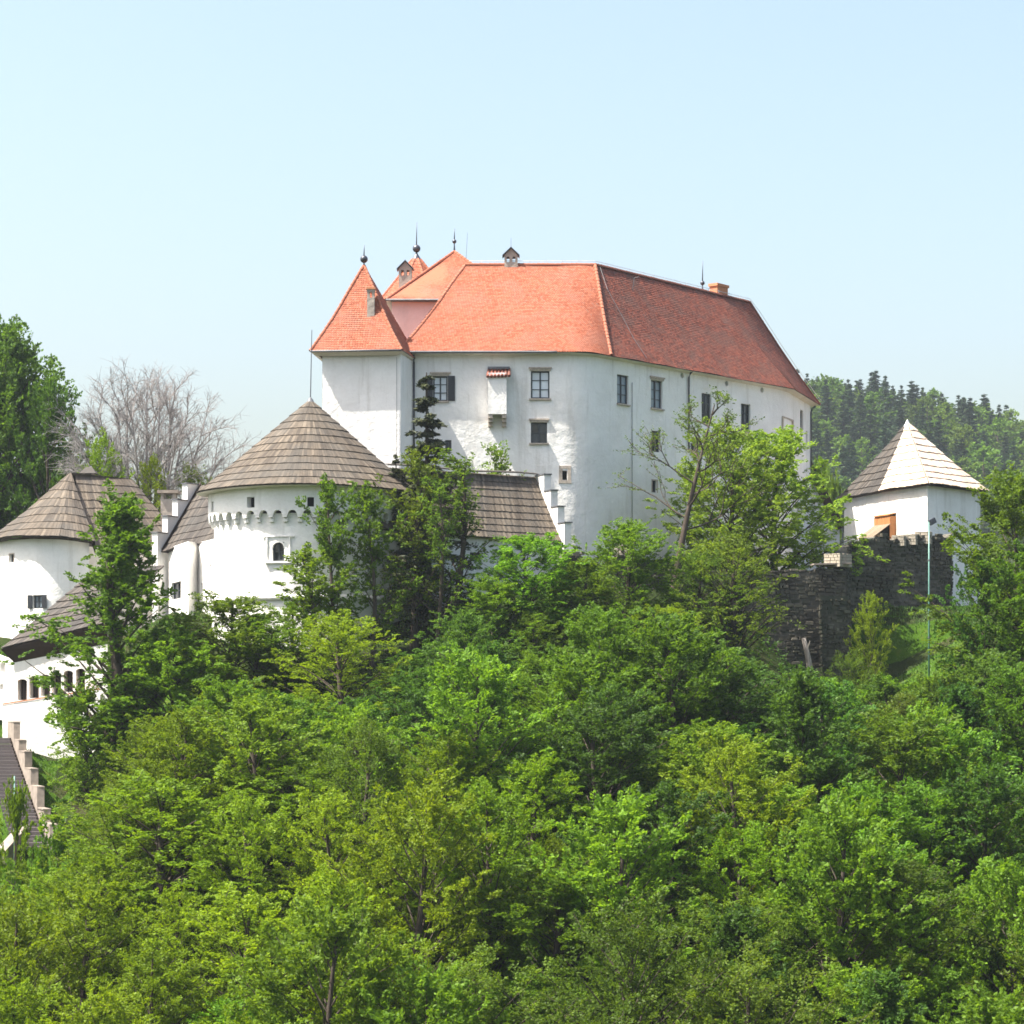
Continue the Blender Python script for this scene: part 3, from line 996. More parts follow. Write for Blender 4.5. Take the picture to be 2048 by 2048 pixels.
# ------------------------------------------------------------------ the courtyard wing with pink bounce light painted on its walls, behind the main roof
wing = thing('courtyard_wing', 'wing with bounced pink painted into its walls and red pyramid roof rising behind the main ridge', 'castle wing', (-4.2, 177, 10))
mb = MB()
wx0, wx1, wy0, wy1 = -8.65, 0.3, 172.4, 181.4
wall(mb, Path([(wx0, wy1), (wx0, wy0), (wx1, wy0), (wx1, wy1)], True), 12, 28.6, step=1.0)
part(mb, 'wall', M['plaster_bounce'], wing)
ap = Vector((-4.25, 176.9, 33.05))
c = [Vector((-9.05, 172, 28.7)), Vector((0.65, 172, 28.7)), Vector((0.65, 181.8, 28.7)), Vector((-9.05, 181.8, 28.7))]
mb = MB()
Pw = ruled([c[0], c[1]], [ap, ap], 0.12)
Pl = ruled([c[3], c[0]], [ap, ap], 0.12)
for a in range(4):
    mb.tri(c[a], c[(a + 1) % 4], ap - Vector((0, 0, 0.05)))
mb.quad(c[0] - Vector((0, 0, .04)), c[1] - Vector((0, 0, .04)), c[2] - Vector((0, 0, .04)), c[3] - Vector((0, 0, .04)), 1)
ro = part(mb, 'roof', [M['tile'], M['plaster_warm']], wing)
tiled(ro, Pw, M['tile'])
tiled(ro, Pl, M['tile'])
ridge_tiles(ro, [c[0], ap], M['tile'], name='hip_tile')
ridge_tiles(ro, [c[1], ap], M['tile'], name='hip_tile')
mb = MB(); mb.tube([c[0] + Vector((0, -0.08, -0.03)), c[1] + Vector((0, -0.08, -0.03))], 0.075, 6)
part(mb, 'gutter', M['lead'], wing, smooth=True)
finial(wing, ap, 0.16, 0.62, 0.8)
chimney_house(wing, (-7.75, 174.6), 0.95, 0.9, 28.8, (HY - 539) / F * 174.6, (HY - 524) / F * 174.6)

# ------------------------------------------------------------------ the eight sided stair turret far behind
spire = thing('stair_turret', 'pointed eight sided red roof with a dark ball, behind the twin holed chimney', 'turret', (-7.3, 181, 10))
sx, sy = -7.2, 181.0
ez, az = (HY - 604) / F * 181, (HY - 520) / F * 181
mb = MB(); mb.lathe((sx, sy, 0), [(2.45, 12), (2.45, ez)], 8, a0=math.pi / 8)
part(mb, 'wall', M['plaster_bounce'], spire)
ring = [Vector((sx + 2.85 * math.cos(math.pi / 8 + i * math.pi / 4), sy + 2.85 * math.sin(math.pi / 8 + i * math.pi / 4), ez)) for i in range(8)]
top = [Vector((sx + 0.34 * math.cos(math.pi / 8 + i * math.pi / 4), sy + 0.34 * math.sin(math.pi / 8 + i * math.pi / 4), az)) for i in range(8)]
mb = MB()
for i in range(8):
    mb.quad(ring[i], ring[(i + 1) % 8], top[(i + 1) % 8], top[i])
ro = part(mb, 'roof', M['tile'], spire)
for i in range(8):
    tiled(ro, ruled([ring[i], ring[(i + 1) % 8]], [top[i], top[(i + 1) % 8]]), M['tile'])
    if i in (3, 4, 5, 6, 7):
        ridge_tiles(ro, [ring[i], top[i]], M['tile'], name='hip_tile')
mb = MB(); mb.lathe((sx, sy, az), [(0.5, -0.18), (0.36, 0.05), (0.12, 0.42), (0.05, 0.6)], 10)
part(mb, 'metal_cap', M['metal'], spire, smooth=True)
finial(spire, (sx, sy, az + 0.5), 0.30, 0.12, 1.75)

# ------------------------------------------------------------------ the square turret at the front
turret = thing('square_turret', 'square white turret with a tall tiled pyramid roof left of the palace', 'turret', (-9.7, 159.5, 9.6))
ang = math.radians(5)
tx, ty = Vector((math.cos(ang), -math.sin(ang), 0)), Vector((math.sin(ang), math.cos(ang), 0))
FL = Vector((-12.43, 157.25, 0))
TW, TD = 5.17, 5.4
cn = [FL, FL + tx * TW, FL + tx * (TW + 0.6) + ty * TD, FL + ty * TD]
TP = Path([(p.x, p.y) for p in (cn[0], cn[1])])
mb = MB()
for a in range(4):
    wall(mb, Path([(cn[a].x, cn[a].y), (cn[(a + 1) % 4].x, cn[(a + 1) % 4].y)]), 7, 22.62, step=0.5, rough=0.022, seed=5)
part(mb, 'wall', M['plaster'], turret, smooth=True)
ez = 22.8
ov = 0.68
ec = [cn[0] - tx * ov - ty * ov, cn[1] + tx * 0.16 - ty * ov, cn[2] + tx * 0.16 + ty * ov, cn[3] - tx * ov + ty * ov]
for p in ec: p.z = ez
ap = Vector(((728 - CX) / F * 159.6, 159.6, (HY - 530) / F * 159.6))
mb = MB()
fac = [ruled([ec[a], ec[(a + 1) % 4]], [ap + (ec[a] - ap) * 0.012, ap + (ec[(a + 1) % 4] - ap) * 0.012], 0.28) for a in range(4)]
for P in fac: underlay(mb, P, 4, 10, 0.02)
for a in range(4):      # boxed eave
    A, B = ec[a], ec[(a + 1) % 4]
    i0, i1 = A.lerp(ap, 0.16), B.lerp(ap, 0.16)
    mb.quad(A - Vector((0, 0, 0.07)), B - Vector((0, 0, 0.07)), Vector((i1.x, i1.y, ez - 0.3)), Vector((i0.x, i0.y, ez - 0.3)), 1)
    mb.quad(A - Vector((0, 0, 0.07)), B - Vector((0, 0, 0.07)), B + Vector((0, 0, 0.02)), A + Vector((0, 0, 0.02)), 2)
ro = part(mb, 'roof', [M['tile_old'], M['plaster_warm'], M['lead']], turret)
for i, P in enumerate(fac):
    tiled(ro, P, M['tile'])
for i in (0, 1, 3):
    ridge_tiles(ro, [fac[i](0, v / 8) for v in range(9)], M['tile'], 0.10, name='hip_tile')
mb = MB(); mb.tube([ec[0] - ty * 0.07 - Vector((0, 0, 0.05)), ec[1] - ty * 0.07 - Vector((0, 0, 0.05))], 0.07, 6)
part(mb, 'gutter', M['lead'], turret, smooth=True)
finial(turret, ap, 0.26, 0.18, 0.7)
# tall thin chimney on its front slope
mb = MB()
q = U(742, 655, 157.9)
cz0, cz1 = q.z - 0.9, (HY - 580) / F * 157.9
mb.abox(q.x - 0.24, q.x + 0.24, q.y - 0.26, q.y + 0.26, cz0, cz1 - 0.55)
for sx_ in (-1, 1):
    for sy_ in (-1, 1):
        mb.abox(q.x + sx_ * 0.16 - 0.08, q.x + sx_ * 0.16 + 0.08, q.y + sy_ * 0.18 - 0.08, q.y + sy_ * 0.18 + 0.08, cz1 - 0.55, cz1 - 0.15)
mb.abox(q.x - 0.26, q.x + 0.26, q.y - 0.28, q.y + 0.28, cz1 - 0.15, cz1)
ch = part(mb, 'chimney', M['chimney'], turret)
mb = MB(); mb.abox(q.x - 0.30, q.x + 0.30, q.y - 0.32, q.y + 0.32, cz1 + 0.003, cz1 + 0.13)
part(mb, 'chimney_cap', M['brick'], ch)
rod(turret, cn[1] + Vector((-0.25, -0.06, 7.5)), cn[1] + Vector((-0.25, -0.06, 22.4)), 0.02, 'lightning_cable')

# ------------------------------------------------------------------ the round tower
rt = thing('round_tower', 'round white tower with a wide cone of wooden shingles and a ring of corbel arches', 'tower', (-12.7, 150, 5))
RC = Vector((-12.72, 150.0, 0))
def circ(r, n=96, a0=math.pi * 0.5):
    return [(RC.x + r * math.cos(a0 + 2 * math.pi * i / n), RC.y + r * math.sin(a0 + 2 * math.pi * i / n)) for i in range(n)]
PU, PL = Path(circ(6.22), True), Path(circ(5.85), True)
z_corb = (HY - 1030) / F * 143.8
z_ev = 12.80
ou, ol = Openings(PU), Openings(PL)
ou.add(494, 509, 994, 1015, glass=None, frame_w=0, dep=0.45, cols=1, rows=1, label='small square loophole in the parapet, left')
ou.add(615, 628, 994, 1013, glass=None, frame_w=0, dep=0.45, cols=1, rows=1, label='small square loophole in the parapet, right')
ou.add(423, 427, 1003, 1024, glass=None, frame_w=0, dep=0.45, cols=1, rows=1)
hA = ol.add(545, 568, 1084, 1122, glass='pane_dark', cols=2, rows=2, dep=0.4, setback=0.2, label='arched window, lower storey')
mb = MB()
def batter(z): return max(0.0, (6.15 - z)) * 0.085
wall(mb, PL, 1.0, z_corb + 0.15, ol.holes, step=0.45, rough=0.03, off=batter, seed=9)
part(mb, 'wall', M['plaster'], rt, smooth=True)
mb = MB()
wall(mb, PU, z_corb + 0.34, z_ev, ou.holes, step=0.45, rough=0.015, seed=2)
part(mb, 'parapet_wall', M['plaster'], rt, smooth=True)
ou.build(rt); ol.build(rt)
def arch_head(path, h, parent):
    """plaster corners that round the top of an opening, and a thin raised band around it"""
    t0, t1, z0, z1 = h[:4]
    tm = (t0 + t1) / 2; r = (t1 - t0) / 2
    q, nn, tt = path.at(tm), path.nrm(tm), path.tan(tm)
    X, Y, Z = Vector((tt.x, tt.y, 0)), Vector((nn.x, nn.y, 0)), Vector((0, 0, 1))
    c = Vector((q.x, q.y, z1 - r))
    mb = MB()
    n = 10
    for i in range(n):
        a0, a1 = math.pi * i / n, math.pi * (i + 1) / n
        arc = lambda a, out: c + X * math.cos(a) * r * 0.98 + Z * math.sin(a) * r * 0.98 + Y * out
        def sq(a, out):
            k = 1.0 / max(abs(math.cos(a)), abs(math.sin(a)))
            return c + X * math.cos(a) * r * k * 1.02 + Z * math.sin(a) * r * k * 1.02 + Y * out
        mb.quad(arc(a0, 0.01), arc(a1, 0.01), sq(a1, 0.01), sq(a0, 0.01))
        mb.quad(arc(a0, 0.01), arc(a1, 0.01), arc(a1, -0.22), arc(a0, -0.22))
    part(mb, 'arch_head', M['plaster'], parent)
    mb = MB()
    w, hh = r * 1.95, (z1 - z0)
    for s_ in (-1, 1):
        mb.box(c + X * s_ * w + Z * (-hh * 0.35 + r) + Y * 0.02, X * 0.05, Y * 0.025, Z * (hh * 0.62))
    mb.box(c + Z * (hh * 0.30 + r) + Y * 0.02, X * (w + 0.3), Y * 0.04, Z * 0.035)
    mb.box(c + Z * (-hh + r - 0.07) + Y * 0.05, X * (w + 0.1), Y * 0.1, Z * 0.06)
    part(mb, 'window_band', M['plaster'], parent)
arch_head(PL, hA, rt)
# string course low on the tower
mb = MB()
mb.lathe((RC.x, RC.y, 6.15), [(5.86, 0.22), (6.0, 0.14), (6.06, 0.0), (6.0, -0.12), (5.9, -0.16)], 96)
part(mb, 'string_course', M['plaster'], rt, smooth=True)
# corbel arches: one mesh, forty three pieces
NB = 43
hw = math.pi / NB
mb = MB()
def pol(a, r, z): return Vector((r * math.sin(a), -r * math.cos(a), z))
zt, zsp = 0.36, 0.02
n = 8
ha = hw * 0.66
outer, inner = 6.215, 5.86
for i in range(n):
    a0, a1 = -ha + 2 * ha * i / n, -ha + 2 * ha * (i + 1) / n
    h_ = lambda a: zsp + 0.30 * math.sqrt(max(0, 1 - (a / ha) ** 2))
    mb.quad(pol(a0, outer, h_(a0)), pol(a1, outer, h_(a1)), pol(a1, outer, zt), pol(a0, outer, zt))
    mb.quad(pol(a0, outer, h_(a0)), pol(a1, outer, h_(a1)), pol(a1, inner, h_(a1)), pol(a0, inner, h_(a0)))
for s_ in (-1, 1):
    mb.quad(pol(s_ * ha, outer, zsp), pol(s_ * hw, outer, zsp), pol(s_ * hw, outer, zt), pol(s_ * ha, outer, zt))
    mb.quad(pol(s_ * ha, outer, zsp), pol(s_ * hw, outer, zsp), pol(s_ * hw, inner, zsp), pol(s_ * ha, inner, zsp))
for r_, z0, z1 in ((6.20, -0.16, zsp - 0.002), (6.04, -0.42, -0.162)):    # the bracket, in two steps
    aa = hw * 0.30
    A = [pol(hw - aa, inner - 0.05, z0), pol(hw + aa, inner - 0.05, z0), pol(hw + aa, r_, z0 + 0.05), pol(hw - aa, r_, z0 + 0.05),
         pol(hw - aa, inner - 0.05, z1), pol(hw + aa, inner - 0.05, z1), pol(hw + aa, r_, z1), pol(hw - aa, r_, z1)]
    mb.add(A, [[0, 1, 2, 3], [4, 7, 6, 5], [3, 2, 6, 7], [0, 3, 7, 4], [1, 5, 6, 2]])
me = mb.mesh('corbel_arch', M['plaster'])
for i in range(NB):
    inst(me, 'corbel_arch', rt, Matrix.Translation((RC.x, RC.y, z_corb)) @ Matrix.Rotation(2 * math.pi * (i + 0.5) / NB, 4, 'Z'))
apx = Vector((-12.6, 150, (HY - 799) / F * 150))
RE = 6.95
def P_cone(s, v):
    a = math.pi * 0.5 + 2 * math.pi * s
    b = Vector((RC.x + RE * math.cos(a), RC.y + RE * math.sin(a), z_ev + 0.05 + 0.05 * math.sin(a * 3) ))
    p = b.lerp(apx, v)
    p.z -= 0.12 * math.sin(math.pi * v) * (1 - v)
    return p
mb = MB()
underlay(mb, P_cone, 64, 8, 0.03)
mb.grid(lambda s, v: P_cone(s, 0) + (Vector((RC.x, RC.y, z_ev)) - P_cone(s, 0)) * v * 0.18 + Vector((0, 0, -0.05 - 0.1 * v)), 64, 1, 1)
ro = part(mb, 'roof', [M['shingle_dark'], M['plaster_warm']], rt, smooth=True)
shingled(ro, P_cone, 12, M['shingle'], 0.16, 0.035, v_top=0.985)
rod(rt, apx + Vector((0, 0, -0.1)), apx + Vector((0.09, 0, 4.35)), 0.035, 'roof_spike')
mb = MB(); mb.lathe(apx, [(0.3, -0.28), (0.16, 0.0), (0.04, 0.14)], 10)
part(mb, 'roof_cap', M['lead'], rt, smooth=True)

# ------------------------------------------------------------------ ranges with stepped gables on either side of the round tower
def stepped_gable(parent, pe, pr, n, zb, th=0.45, lift=0.12, m='plaster'):
    """crow-stepped end wall from eave point pe up to ridge point pr"""
    d = (pr - pe); hor = Vector((d.x, d.y, 0)); Lh = hor.length; hor.normalize()
    side = Vector((-hor.y, hor.x, 0))
    mb = MB(); caps = []
    for i in range(n):
        s0, s1 = Lh * i / n - 0.30, Lh * (i + 1) / n - 0.30
        zt_ = pe.z + d.z * (i + 1) / n + lift
        if i == n - 1: s1 = Lh + 0.15
        a, b = pe + hor * s0, pe + hor * s1
        c = (a + b) / 2; c.z = (zb + zt_) / 2
        mb.box(c, hor * ((s1 - s0) / 2), side * (th / 2), Vector((0, 0, (zt_ - zb) / 2)))
        caps.append((Vector((c.x, c.y, zt_)), (s1 - s0) / 2))
    o = part(mb, 'stepped_gable', M[m], parent)
    for c, h_ in caps:
        mb = MB()
        mb.box(c + Vector((0, 0, 0.037)) - hor * 0.05, hor * (h_ + 0.04), side * (th / 2 + 0.05), Vector((0, 0, 0.035)))
        part(mb, 'coping', M['lead'], o)
    return o
rr = thing('right_range', 'low white range under bright brown shingles, between round tower and palace', 'castle range', (0, 154, 6))
e0, e1 = Vector((-8.3, 146.0, 10.5)), Vector((3.26, 155.0, 10.24))
r0, r1 = Vector((-8.0, 149.6, 14.5)), Vector((1.52, 158.5, 14.72))
def P_rr(s, v):
    p = e0.lerp(e1, s).lerp(r0.lerp(r1, s), v)
    p.z -= 0.12 * math.sin(math.pi * v) + 0.10 * math.sin(math.pi * s) * (1 - v)
    return p
mb = MB()
underlay(mb, P_rr, 16, 8, 0.03)
mb.quad(r0, r1, r1 + Vector((-0.6, 0.7, -0.9)), r0 + Vector((-0.6, 0.7, -0.9)))
mb.quad(e0 - Vector((0, 0, .06)), e1 - Vector((0, 0, .06)), e1 + Vector((-.45, .5, -.1)), e0 + Vector((-.45, .5, -.1)), 1)
ro = part(mb, 'roof', [M['shingle_dark'], M['wood_dark']], rr)
shingled(ro, P_rr, 9, M['shingle'], 0.17, 0.035)
mb = MB()   # shingles of the far side oversail the ridge
d = (r1 - r0).normalized()
nrm = Vector((d.y, -d.x, 0))
def P_cap(s, v): return r0.lerp(r1, s) + nrm * (0.42 - 0.42 * v) + Vector((0, 0, 0.16 + 0.10 * v + 0.05 * math.sin(s * 9)))
mb.grid(P_cap, 20, 1); mb.grid(lambda s, v: P_cap(s, v) - Vector((0, 0, 0.07)), 20, 1)
mb.grid(lambda s, v: P_cap(s, 0) - Vector((0, 0, 0.07 * v)), 20, 1)
part(mb, 'ridge_board', M['shingle_dark'], ro)
RP = Path([(-8.2, 146.6), (2.95, 155.28)])
orr = Openings(RP)
orr.add(764, 776, 1100, 1132, glass='pane_dark', cols=1, rows=2, label='narrow window behind the thin leafy tree')
orr.add(940, 963, 1105, 1122, glass='pane_dark', rows=1, cols=2, label='wide low window behind the leafy tree')
mb = MB()
wall(mb, RP, 1.0, lambda t: 10.40 - 0.26 * t / RP.L, orr.holes, step=0.5, rough=0.03, off=lambda z: max(0, 6 - z) * 0.06)
part(mb, 'wall', M['plaster'], rr, smooth=True)
orr.build(rr)
stepped_gable(rr, e1 + Vector((0.22, -0.1, 0.0)), r1 + Vector((0.25, 0.1, 0.0)), 4, 5.0, 0.5, 0.05)

lr = thing('left_range', 'white range with stepped gable and dark shingles, left of the round tower', 'castle range', (-20.5, 157, 5))
e0, e1 = Vector((-23.35, 160.0, 9.9)), Vector((-18.2, 150.6, 10.15))
r0, r1 = Vector((-21.3, 163.8, 14.6)), Vector((-15.6, 153.5, 14.6))
P_lr = ruled([e0, e1], [r0, r1], 0.12)
mb = MB()
underlay(mb, P_lr, 10, 8, 0.03)
mb.quad(r0, r1, r1 + Vector((1.0, 0.6, -1.5)), r0 + Vector((1.0, 0.6, -1.5)))
mb.quad(e0 - Vector((0, 0, .06)), e1 - Vector((0, 0, .06)), e1 + Vector((.55, .3, -.12)), e0 + Vector((.55, .3, -.12)), 1)
ro = part(mb, 'roof', [M['shingle_dark'], M['wood_dark']], lr)
shingled(ro, P_lr, 8, M['shingle_dark'], 0.17, 0.035)
mb = MB(); mb.box((e0 + r0) / 2 + Vector((0.0, 0.0, 0.1)), (r0 - e0) / 2, Vector((0.08, -0.12, 0)), Vector((0, 0, 0.10)))
part(mb, 'verge_board', M['wood_dark'], ro)
LP = Path([(-22.9, 160.0), (U(377, 0, 153).x, 153.0), (U(396, 0, 154.4).x, 154.4), (U(432, 0, 150.6).x, 150.4)])
olr = Openings(LP)
hC = olr.add(343, 362, 1164, 1198, glass='pane_dark', cols=2, rows=2, dep=0.35, label='arched dark window beside the leafy tree')
olr.add(402.5, 405, 1166, 1182, glass=None, frame_w=0, cols=1, rows=1)
olr.add(416.5, 419, 1157, 1173, glass=None, frame_w=0, cols=1, rows=1)
olr.add(393.0, 395, 1136, 1140, glass=None, frame_w=0, cols=1, rows=1) if False else None
olr.add(419.5, 423, 1128, 1133, glass=None, frame_w=0, cols=1, rows=1)
mb = MB()
for a in range(3):
    sub = Path([tuple(LP.p[a]), tuple(LP.p[a + 1])])
    hs = [(h[0] - LP.t[a], h[1] - LP.t[a]) + tuple(h[2:]) for h in olr.holes if LP.t[a] - 0.01 <= h[0] < LP.t[a + 1]]
    wall(mb, sub, 1.0, lambda t: 10.12, hs, step=0.5, rough=0.03, seed=a * 3)
part(mb, 'wall', M['plaster'], lr, smooth=True)
olr.build(lr)
stepped_gable(lr, e0 + Vector((-0.28, 0.0, 0.0)), r0 + Vector((-0.2, 0.1, 0.0)), 4, 4.0, 0.45, 0.05)

# ------------------------------------------------------------------ the house with the rounded left end
hs_ = thing('shingled_house', 'white house with rounded left end and broad grey brown shingle roof', 'house', (-30, 164, 5))
A = U(142, 945, 166)
crv = [Vector(p) for p in ((-38, 176, 10.75), (-37.2, 169, 10.75), (-35.6, 162.2, 10.75), (-33.4, 158.6, 10.75), (-31.2, 157.1, 10.75), (-29.6, 157.0, 10.72), (-28.3, 157.5, 10.6), (-27.55, 158.6, 10.5))]
P_ap = ruled(crv, [A, A], 0.25)
fe0, fe1 = Vector((-28.6, 159.9, 10.3)), Vector((-22.4, 167.3, 10.6))
fr0, fr1 = U(150, 948, 166.6) - Vector((0, 0, 0.1)), U(264, 958, 170)
P_fr = ruled([fe0, fe1], [fr0, fr1], 0.18)
mb = MB()
underlay(mb, P_ap, 30, 8, 0.03)
underlay(mb, P_fr, 10, 8, 0.03)
bk = Vector((-27, 180, 10.6))
mb.tri(fe1, bk, fr1); mb.add([bk, Vector((-38, 180, 10.6)), A, fr1], [[0, 1, 2, 3]])
# boarded side of the step between the rounded end and the long slope
mb.grid(lambda s, v: P_ap(1, s) - Vector((0, 0, 0.02 + v * (0.75 * (1 - s) + 0.12))) + Vector((0.0, 0.1, 0)) * v, 8, 1, 1)
mb.grid(lambda s, v: P_ap(s, 0) + (Vector((-31.5, 166, 10.5)) - P_ap(s, 0)) * v * 0.09 + Vector((0, 0, -0.06 - 0.05 * v)), 24, 1, 1)
mb.grid(lambda s, v: P_fr(s, 0) + Vector((-0.3, 0.35, 0)) * v + Vector((0, 0, -0.06)), 6, 1, 1)
ro = part(mb, 'roof', [M['shingle_dark'], M['wood_dark']], hs_)
shingled(ro, P_ap, 8, M['shingle'], 0.18, 0.035, label='shingle course of the rounded end', v_top=0.99)
shingled(ro, P_fr, 9, M['shingle'], 0.18, 0.035, label='shingle course of the long slope')
HP = Path([(-37.6, 176), (-36.8, 169), (-35.1, 162.5), (-33.1, 159.2), (-31.1, 157.75), (-29.7, 157.6), (-28.6, 158.0), (-28.0, 158.9)])
fine = []
B_ = polyline([(p.x, p.y, 0) for p in HP.p])
HP = Path([(B_(i / 40).x, B_(i / 40).y) for i in range(41)])
# smooth the polyline
pp = HP.p[:]
for _ in range(6):
    pp = [pp[0]] + [(pp[i - 1] + pp[i] * 2 + pp[i + 1]) / 4 for i in range(1, len(pp) - 1)] + [pp[-1]]
HP = Path([tuple(p) for p in pp])
oh = Openings(HP)
oh.add(19, 28, 1108, 1125, glass='pane_dark', cols=1, rows=1, surround=0.06, label='small square window under the eave')
oh.add(66, 84, 1190, 1217, glass='pane_mid', cols=2, rows=2, shutters=(-1, 1), label='window with black shutters on the rounded wall')
mb = MB()
wall(mb, HP, 0.0, 10.62, oh.holes, step=0.5, rough=0.03, seed=4)
part(mb, 'wall', M['plaster'], hs_, smooth=True)
oh.build(hs_)
mb = MB()
wall(mb, Path([(-28.3, 160.2), (-22.7, 167.2)]), 0.0, 10.25, step=0.6, rough=0.03)
part(mb, 'side_wall', M['plaster_warm'], hs_, smooth=True)
# hatch in the long slope
p = P_fr(0.42, 0.52)
t_ = (fe1 - fe0).normalized(); o_ = Vector((t_.y, -t_.x, 0))
mb = MB()
mb.box(p + o_ * 0.18 + Vector((0, 0, 0.25)), t_ * 0.62, o_ * 0.30, Vector((0, 0, 0.25)), 1)
mb.box(p - o_ * 0.15 + Vector((0, 0, 0.72)), t_ * 0.82, o_ * 0.85 + Vector((0, 0, -0.22)), Vector((0, 0, 0.04)))
for s_ in (-1, 1):
    mb.box(p + t_ * s_ * 0.68 + o_ * 0.15 + Vector((0, 0, 0.25)), t_ * 0.06, o_ * 0.42, Vector((0, 0, 0.32)))
part(mb, 'roof_hatch', [M['shingle'], M['dark']], hs_)
# chimneys
def cap_chimney(parent, c, w, z0, z1, over, capm, label=None):
    mb = MB(); x, y = c
    mb.abox(x - w / 2, x + w / 2, y - w / 2, y + w / 2, z0, z1 - 0.4)
    for sx_ in (-1, 1):
        for sy_ in (-1, 1):
            mb.abox(x + sx_ * w * 0.4 - w * 0.1, x + sx_ * w * 0.4 + w * 0.1, y + sy_ * w * 0.4 - w * 0.1, y + sy_ * w * 0.4 + w * 0.1, z1 - 0.4, z1)
    o = part(mb, 'chimney', M['chimney'], parent, label=label)
    mb = MB()
    if capm == 'flat':
        mb.abox(x - w / 2 - over, x + w / 2 + over, y - w / 2 - over, y + w / 2 + over, z1 + 0.003, z1 + 0.22)
        part(mb, 'chimney_cap', M['parapet'], o)
    else:
        e = w / 2 + over
        mb.add([(x - e, y - e, z1), (x + e, y - e, z1), (x + e, y + e, z1), (x - e, y + e, z1), (x - e * .35, y, z1 + 0.5), (x + e * .35, y, z1 + 0.5)],
               [[0, 1, 5, 4], [1, 2, 5], [2, 3, 4, 5], [3, 0, 4], [3, 2, 1, 0]])
        part(mb, 'chimney_cap', M['shingle_dark'], o)
q = U(178, 950, 172)
cap_chimney(hs_, (q.x, q.y), 0.8, q.z - 1.2, q.z + 0.08, 0.2, 'hip', 'chimney behind the ridge with a dark hipped cap')
q = U(338, 995, 171)
cap_chimney(hs_, (q.x, q.y), 1.05, q.z - 3.5, q.z + 0.25, 0.22, 'flat', 'square chimney under a flat pale slab')

# ------------------------------------------------------------------ gallery at lower left
ga = thing('arcaded_gallery', 'low white gallery with dark arched openings and steep shingled roof, at far left', 'gallery', (-27, 143, -1))
ge0, ge1 = U(2, 1298, 142.2), U(215, 1246, 140.5)
gr0, gr1 = U(183, 1146, 149), U(330, 1130, 149)
P_ga = ruled([ge0, ge1], [gr0, gr1], 0.05)
mb = MB(); underlay(mb, P_ga, 12, 8, 0.03)
ro = part(mb, 'roof', M['shingle_dark'], ga)
shingled(ro, P_ga, 10, M['shingle_dark'], 0.18, 0.045)
mb = MB()   # dark boarded eave
w0, w1 = U(28, 1325, 142.4), U(215, 1287, 140.8)
mb.quad(ge0 - Vector((0, 0, 0.05)), ge1 - Vector((0, 0, 0.05)), w1, w0)
mb.quad(ge0, ge1, ge1 - Vector((0, 0, 0.1)), ge0 - Vector((0, 0, 0.1)))
part(mb, 'boarded_eave', M['wood_dark'], ga)
GP = Path([(w0.x, w0.y), (w1.x, w1.y)])
og = Openings(GP)
hG = []
for (a, b, c_, d_) in ((35.5, 54, 1358, 1400), (58.5, 78, 1352, 1396), (82, 100, 1349, 1392), (104, 122, 1345, 1388), (128, 146, 1341, 1384), (152, 170, 1337, 1380)):
    t0, t1 = GP.find(a), GP.find(b); tm = (t0 + t1) / 2
    h = (t0, t1, GP.zof(tm, d_), GP.zof(tm, c_), 0.5)
    og.holes.append(h); hG.append(h)
mb = MB()
z_at = lambda t: w0.z + (w1.z - w0.z) * t / GP.L - 0.01
wall(mb, GP, U(0, 1480, 142).z - 0.8, z_at, og.holes, step=0.5, rough=0.02)
EPth = Path([(U(-40, 0, 148).x, 148.0), (w0.x, w0.y)])
oe = Openings(EPth)
oe.add(0, 10, 1326, 1345, glass=None, frame_w=0, cols=1, rows=1, dep=0.4)
oe.add(-4, 6, 1368, 1379, glass=None, frame_w=0, cols=1, rows=1, dep=0.4)
wall(mb, EPth, U(0, 1420, 142).z - 0.6, lambda t: U(0, 1290 + 30 * t / EPth.L, 143).z, oe.holes, step=0.5, rough=0.02)
part(mb, 'wall', M['plaster'], ga, smooth=True)
oe.build(ga)
for h in hG:
    t0, t1, z0, z1 = h[:4]; tm = (t0 + t1) / 2; r = (t1 - t0) / 2
    q, nn, tt = GP.at(tm), GP.nrm(tm), GP.tan(tm)
    X, Y, Z = Vector((tt.x, tt.y, 0)), Vector((nn.x, nn.y, 0)), Vector((0, 0, 1))
    c = Vector((q.x, q.y, z1 - r * 0.5))
    mb = MB()
    n = 10
    for i in range(n):
        a0, a1 = math.pi * i / n, math.pi * (i + 1) / n
        arc = lambda a, out: c + X * math.cos(a) * r * 0.98 + Z * math.sin(a) * r * 0.48 + Y * out
        def sq(a, out):
            k = 1.0 / max(abs(math.cos(a)), abs(math.sin(a)))
            return c + X * math.cos(a) * r * k * 1.03 + Z * min(math.sin(a) * k, 1) * r * 0.52 + Y * out
        mb.quad(arc(a0, 0.01), arc(a1, 0.01), sq(a1, 0.01), sq(a0, 0.01))
        mb.quad(arc(a0, 0.01), arc(a1, 0.01), arc(a1, -0.3), arc(a0, -0.3))
    ao = part(mb, 'arched_opening', M['plaster'], ga)
    mb = MB()
    mb.box(Vector((q.x, q.y, (z0 + z1) / 2)) - Y * 0.5, X * (r + 0.02), Y * 0.02, Z * ((z1 - z0) / 2 + 0.02))
    part(mb, 'dark_recess', M['dark'], ao)
    for k in range(1, 4):      # wooden bars of the railing grid
        mb = MB()
        mb.box(Vector((q.x, q.y, (z0 + z1) / 2)) - Y * 0.22 + X * (-r + 2 * r * k / 4), X * 0.02, Y * 0.02, Z * ((z1 - z0) / 2))
        part(mb, 'bar', M['wood_dark'], ao)
mb = MB()
s0, s1 = U(6, 1408, 142.3), U(200, 1378, 140.7)
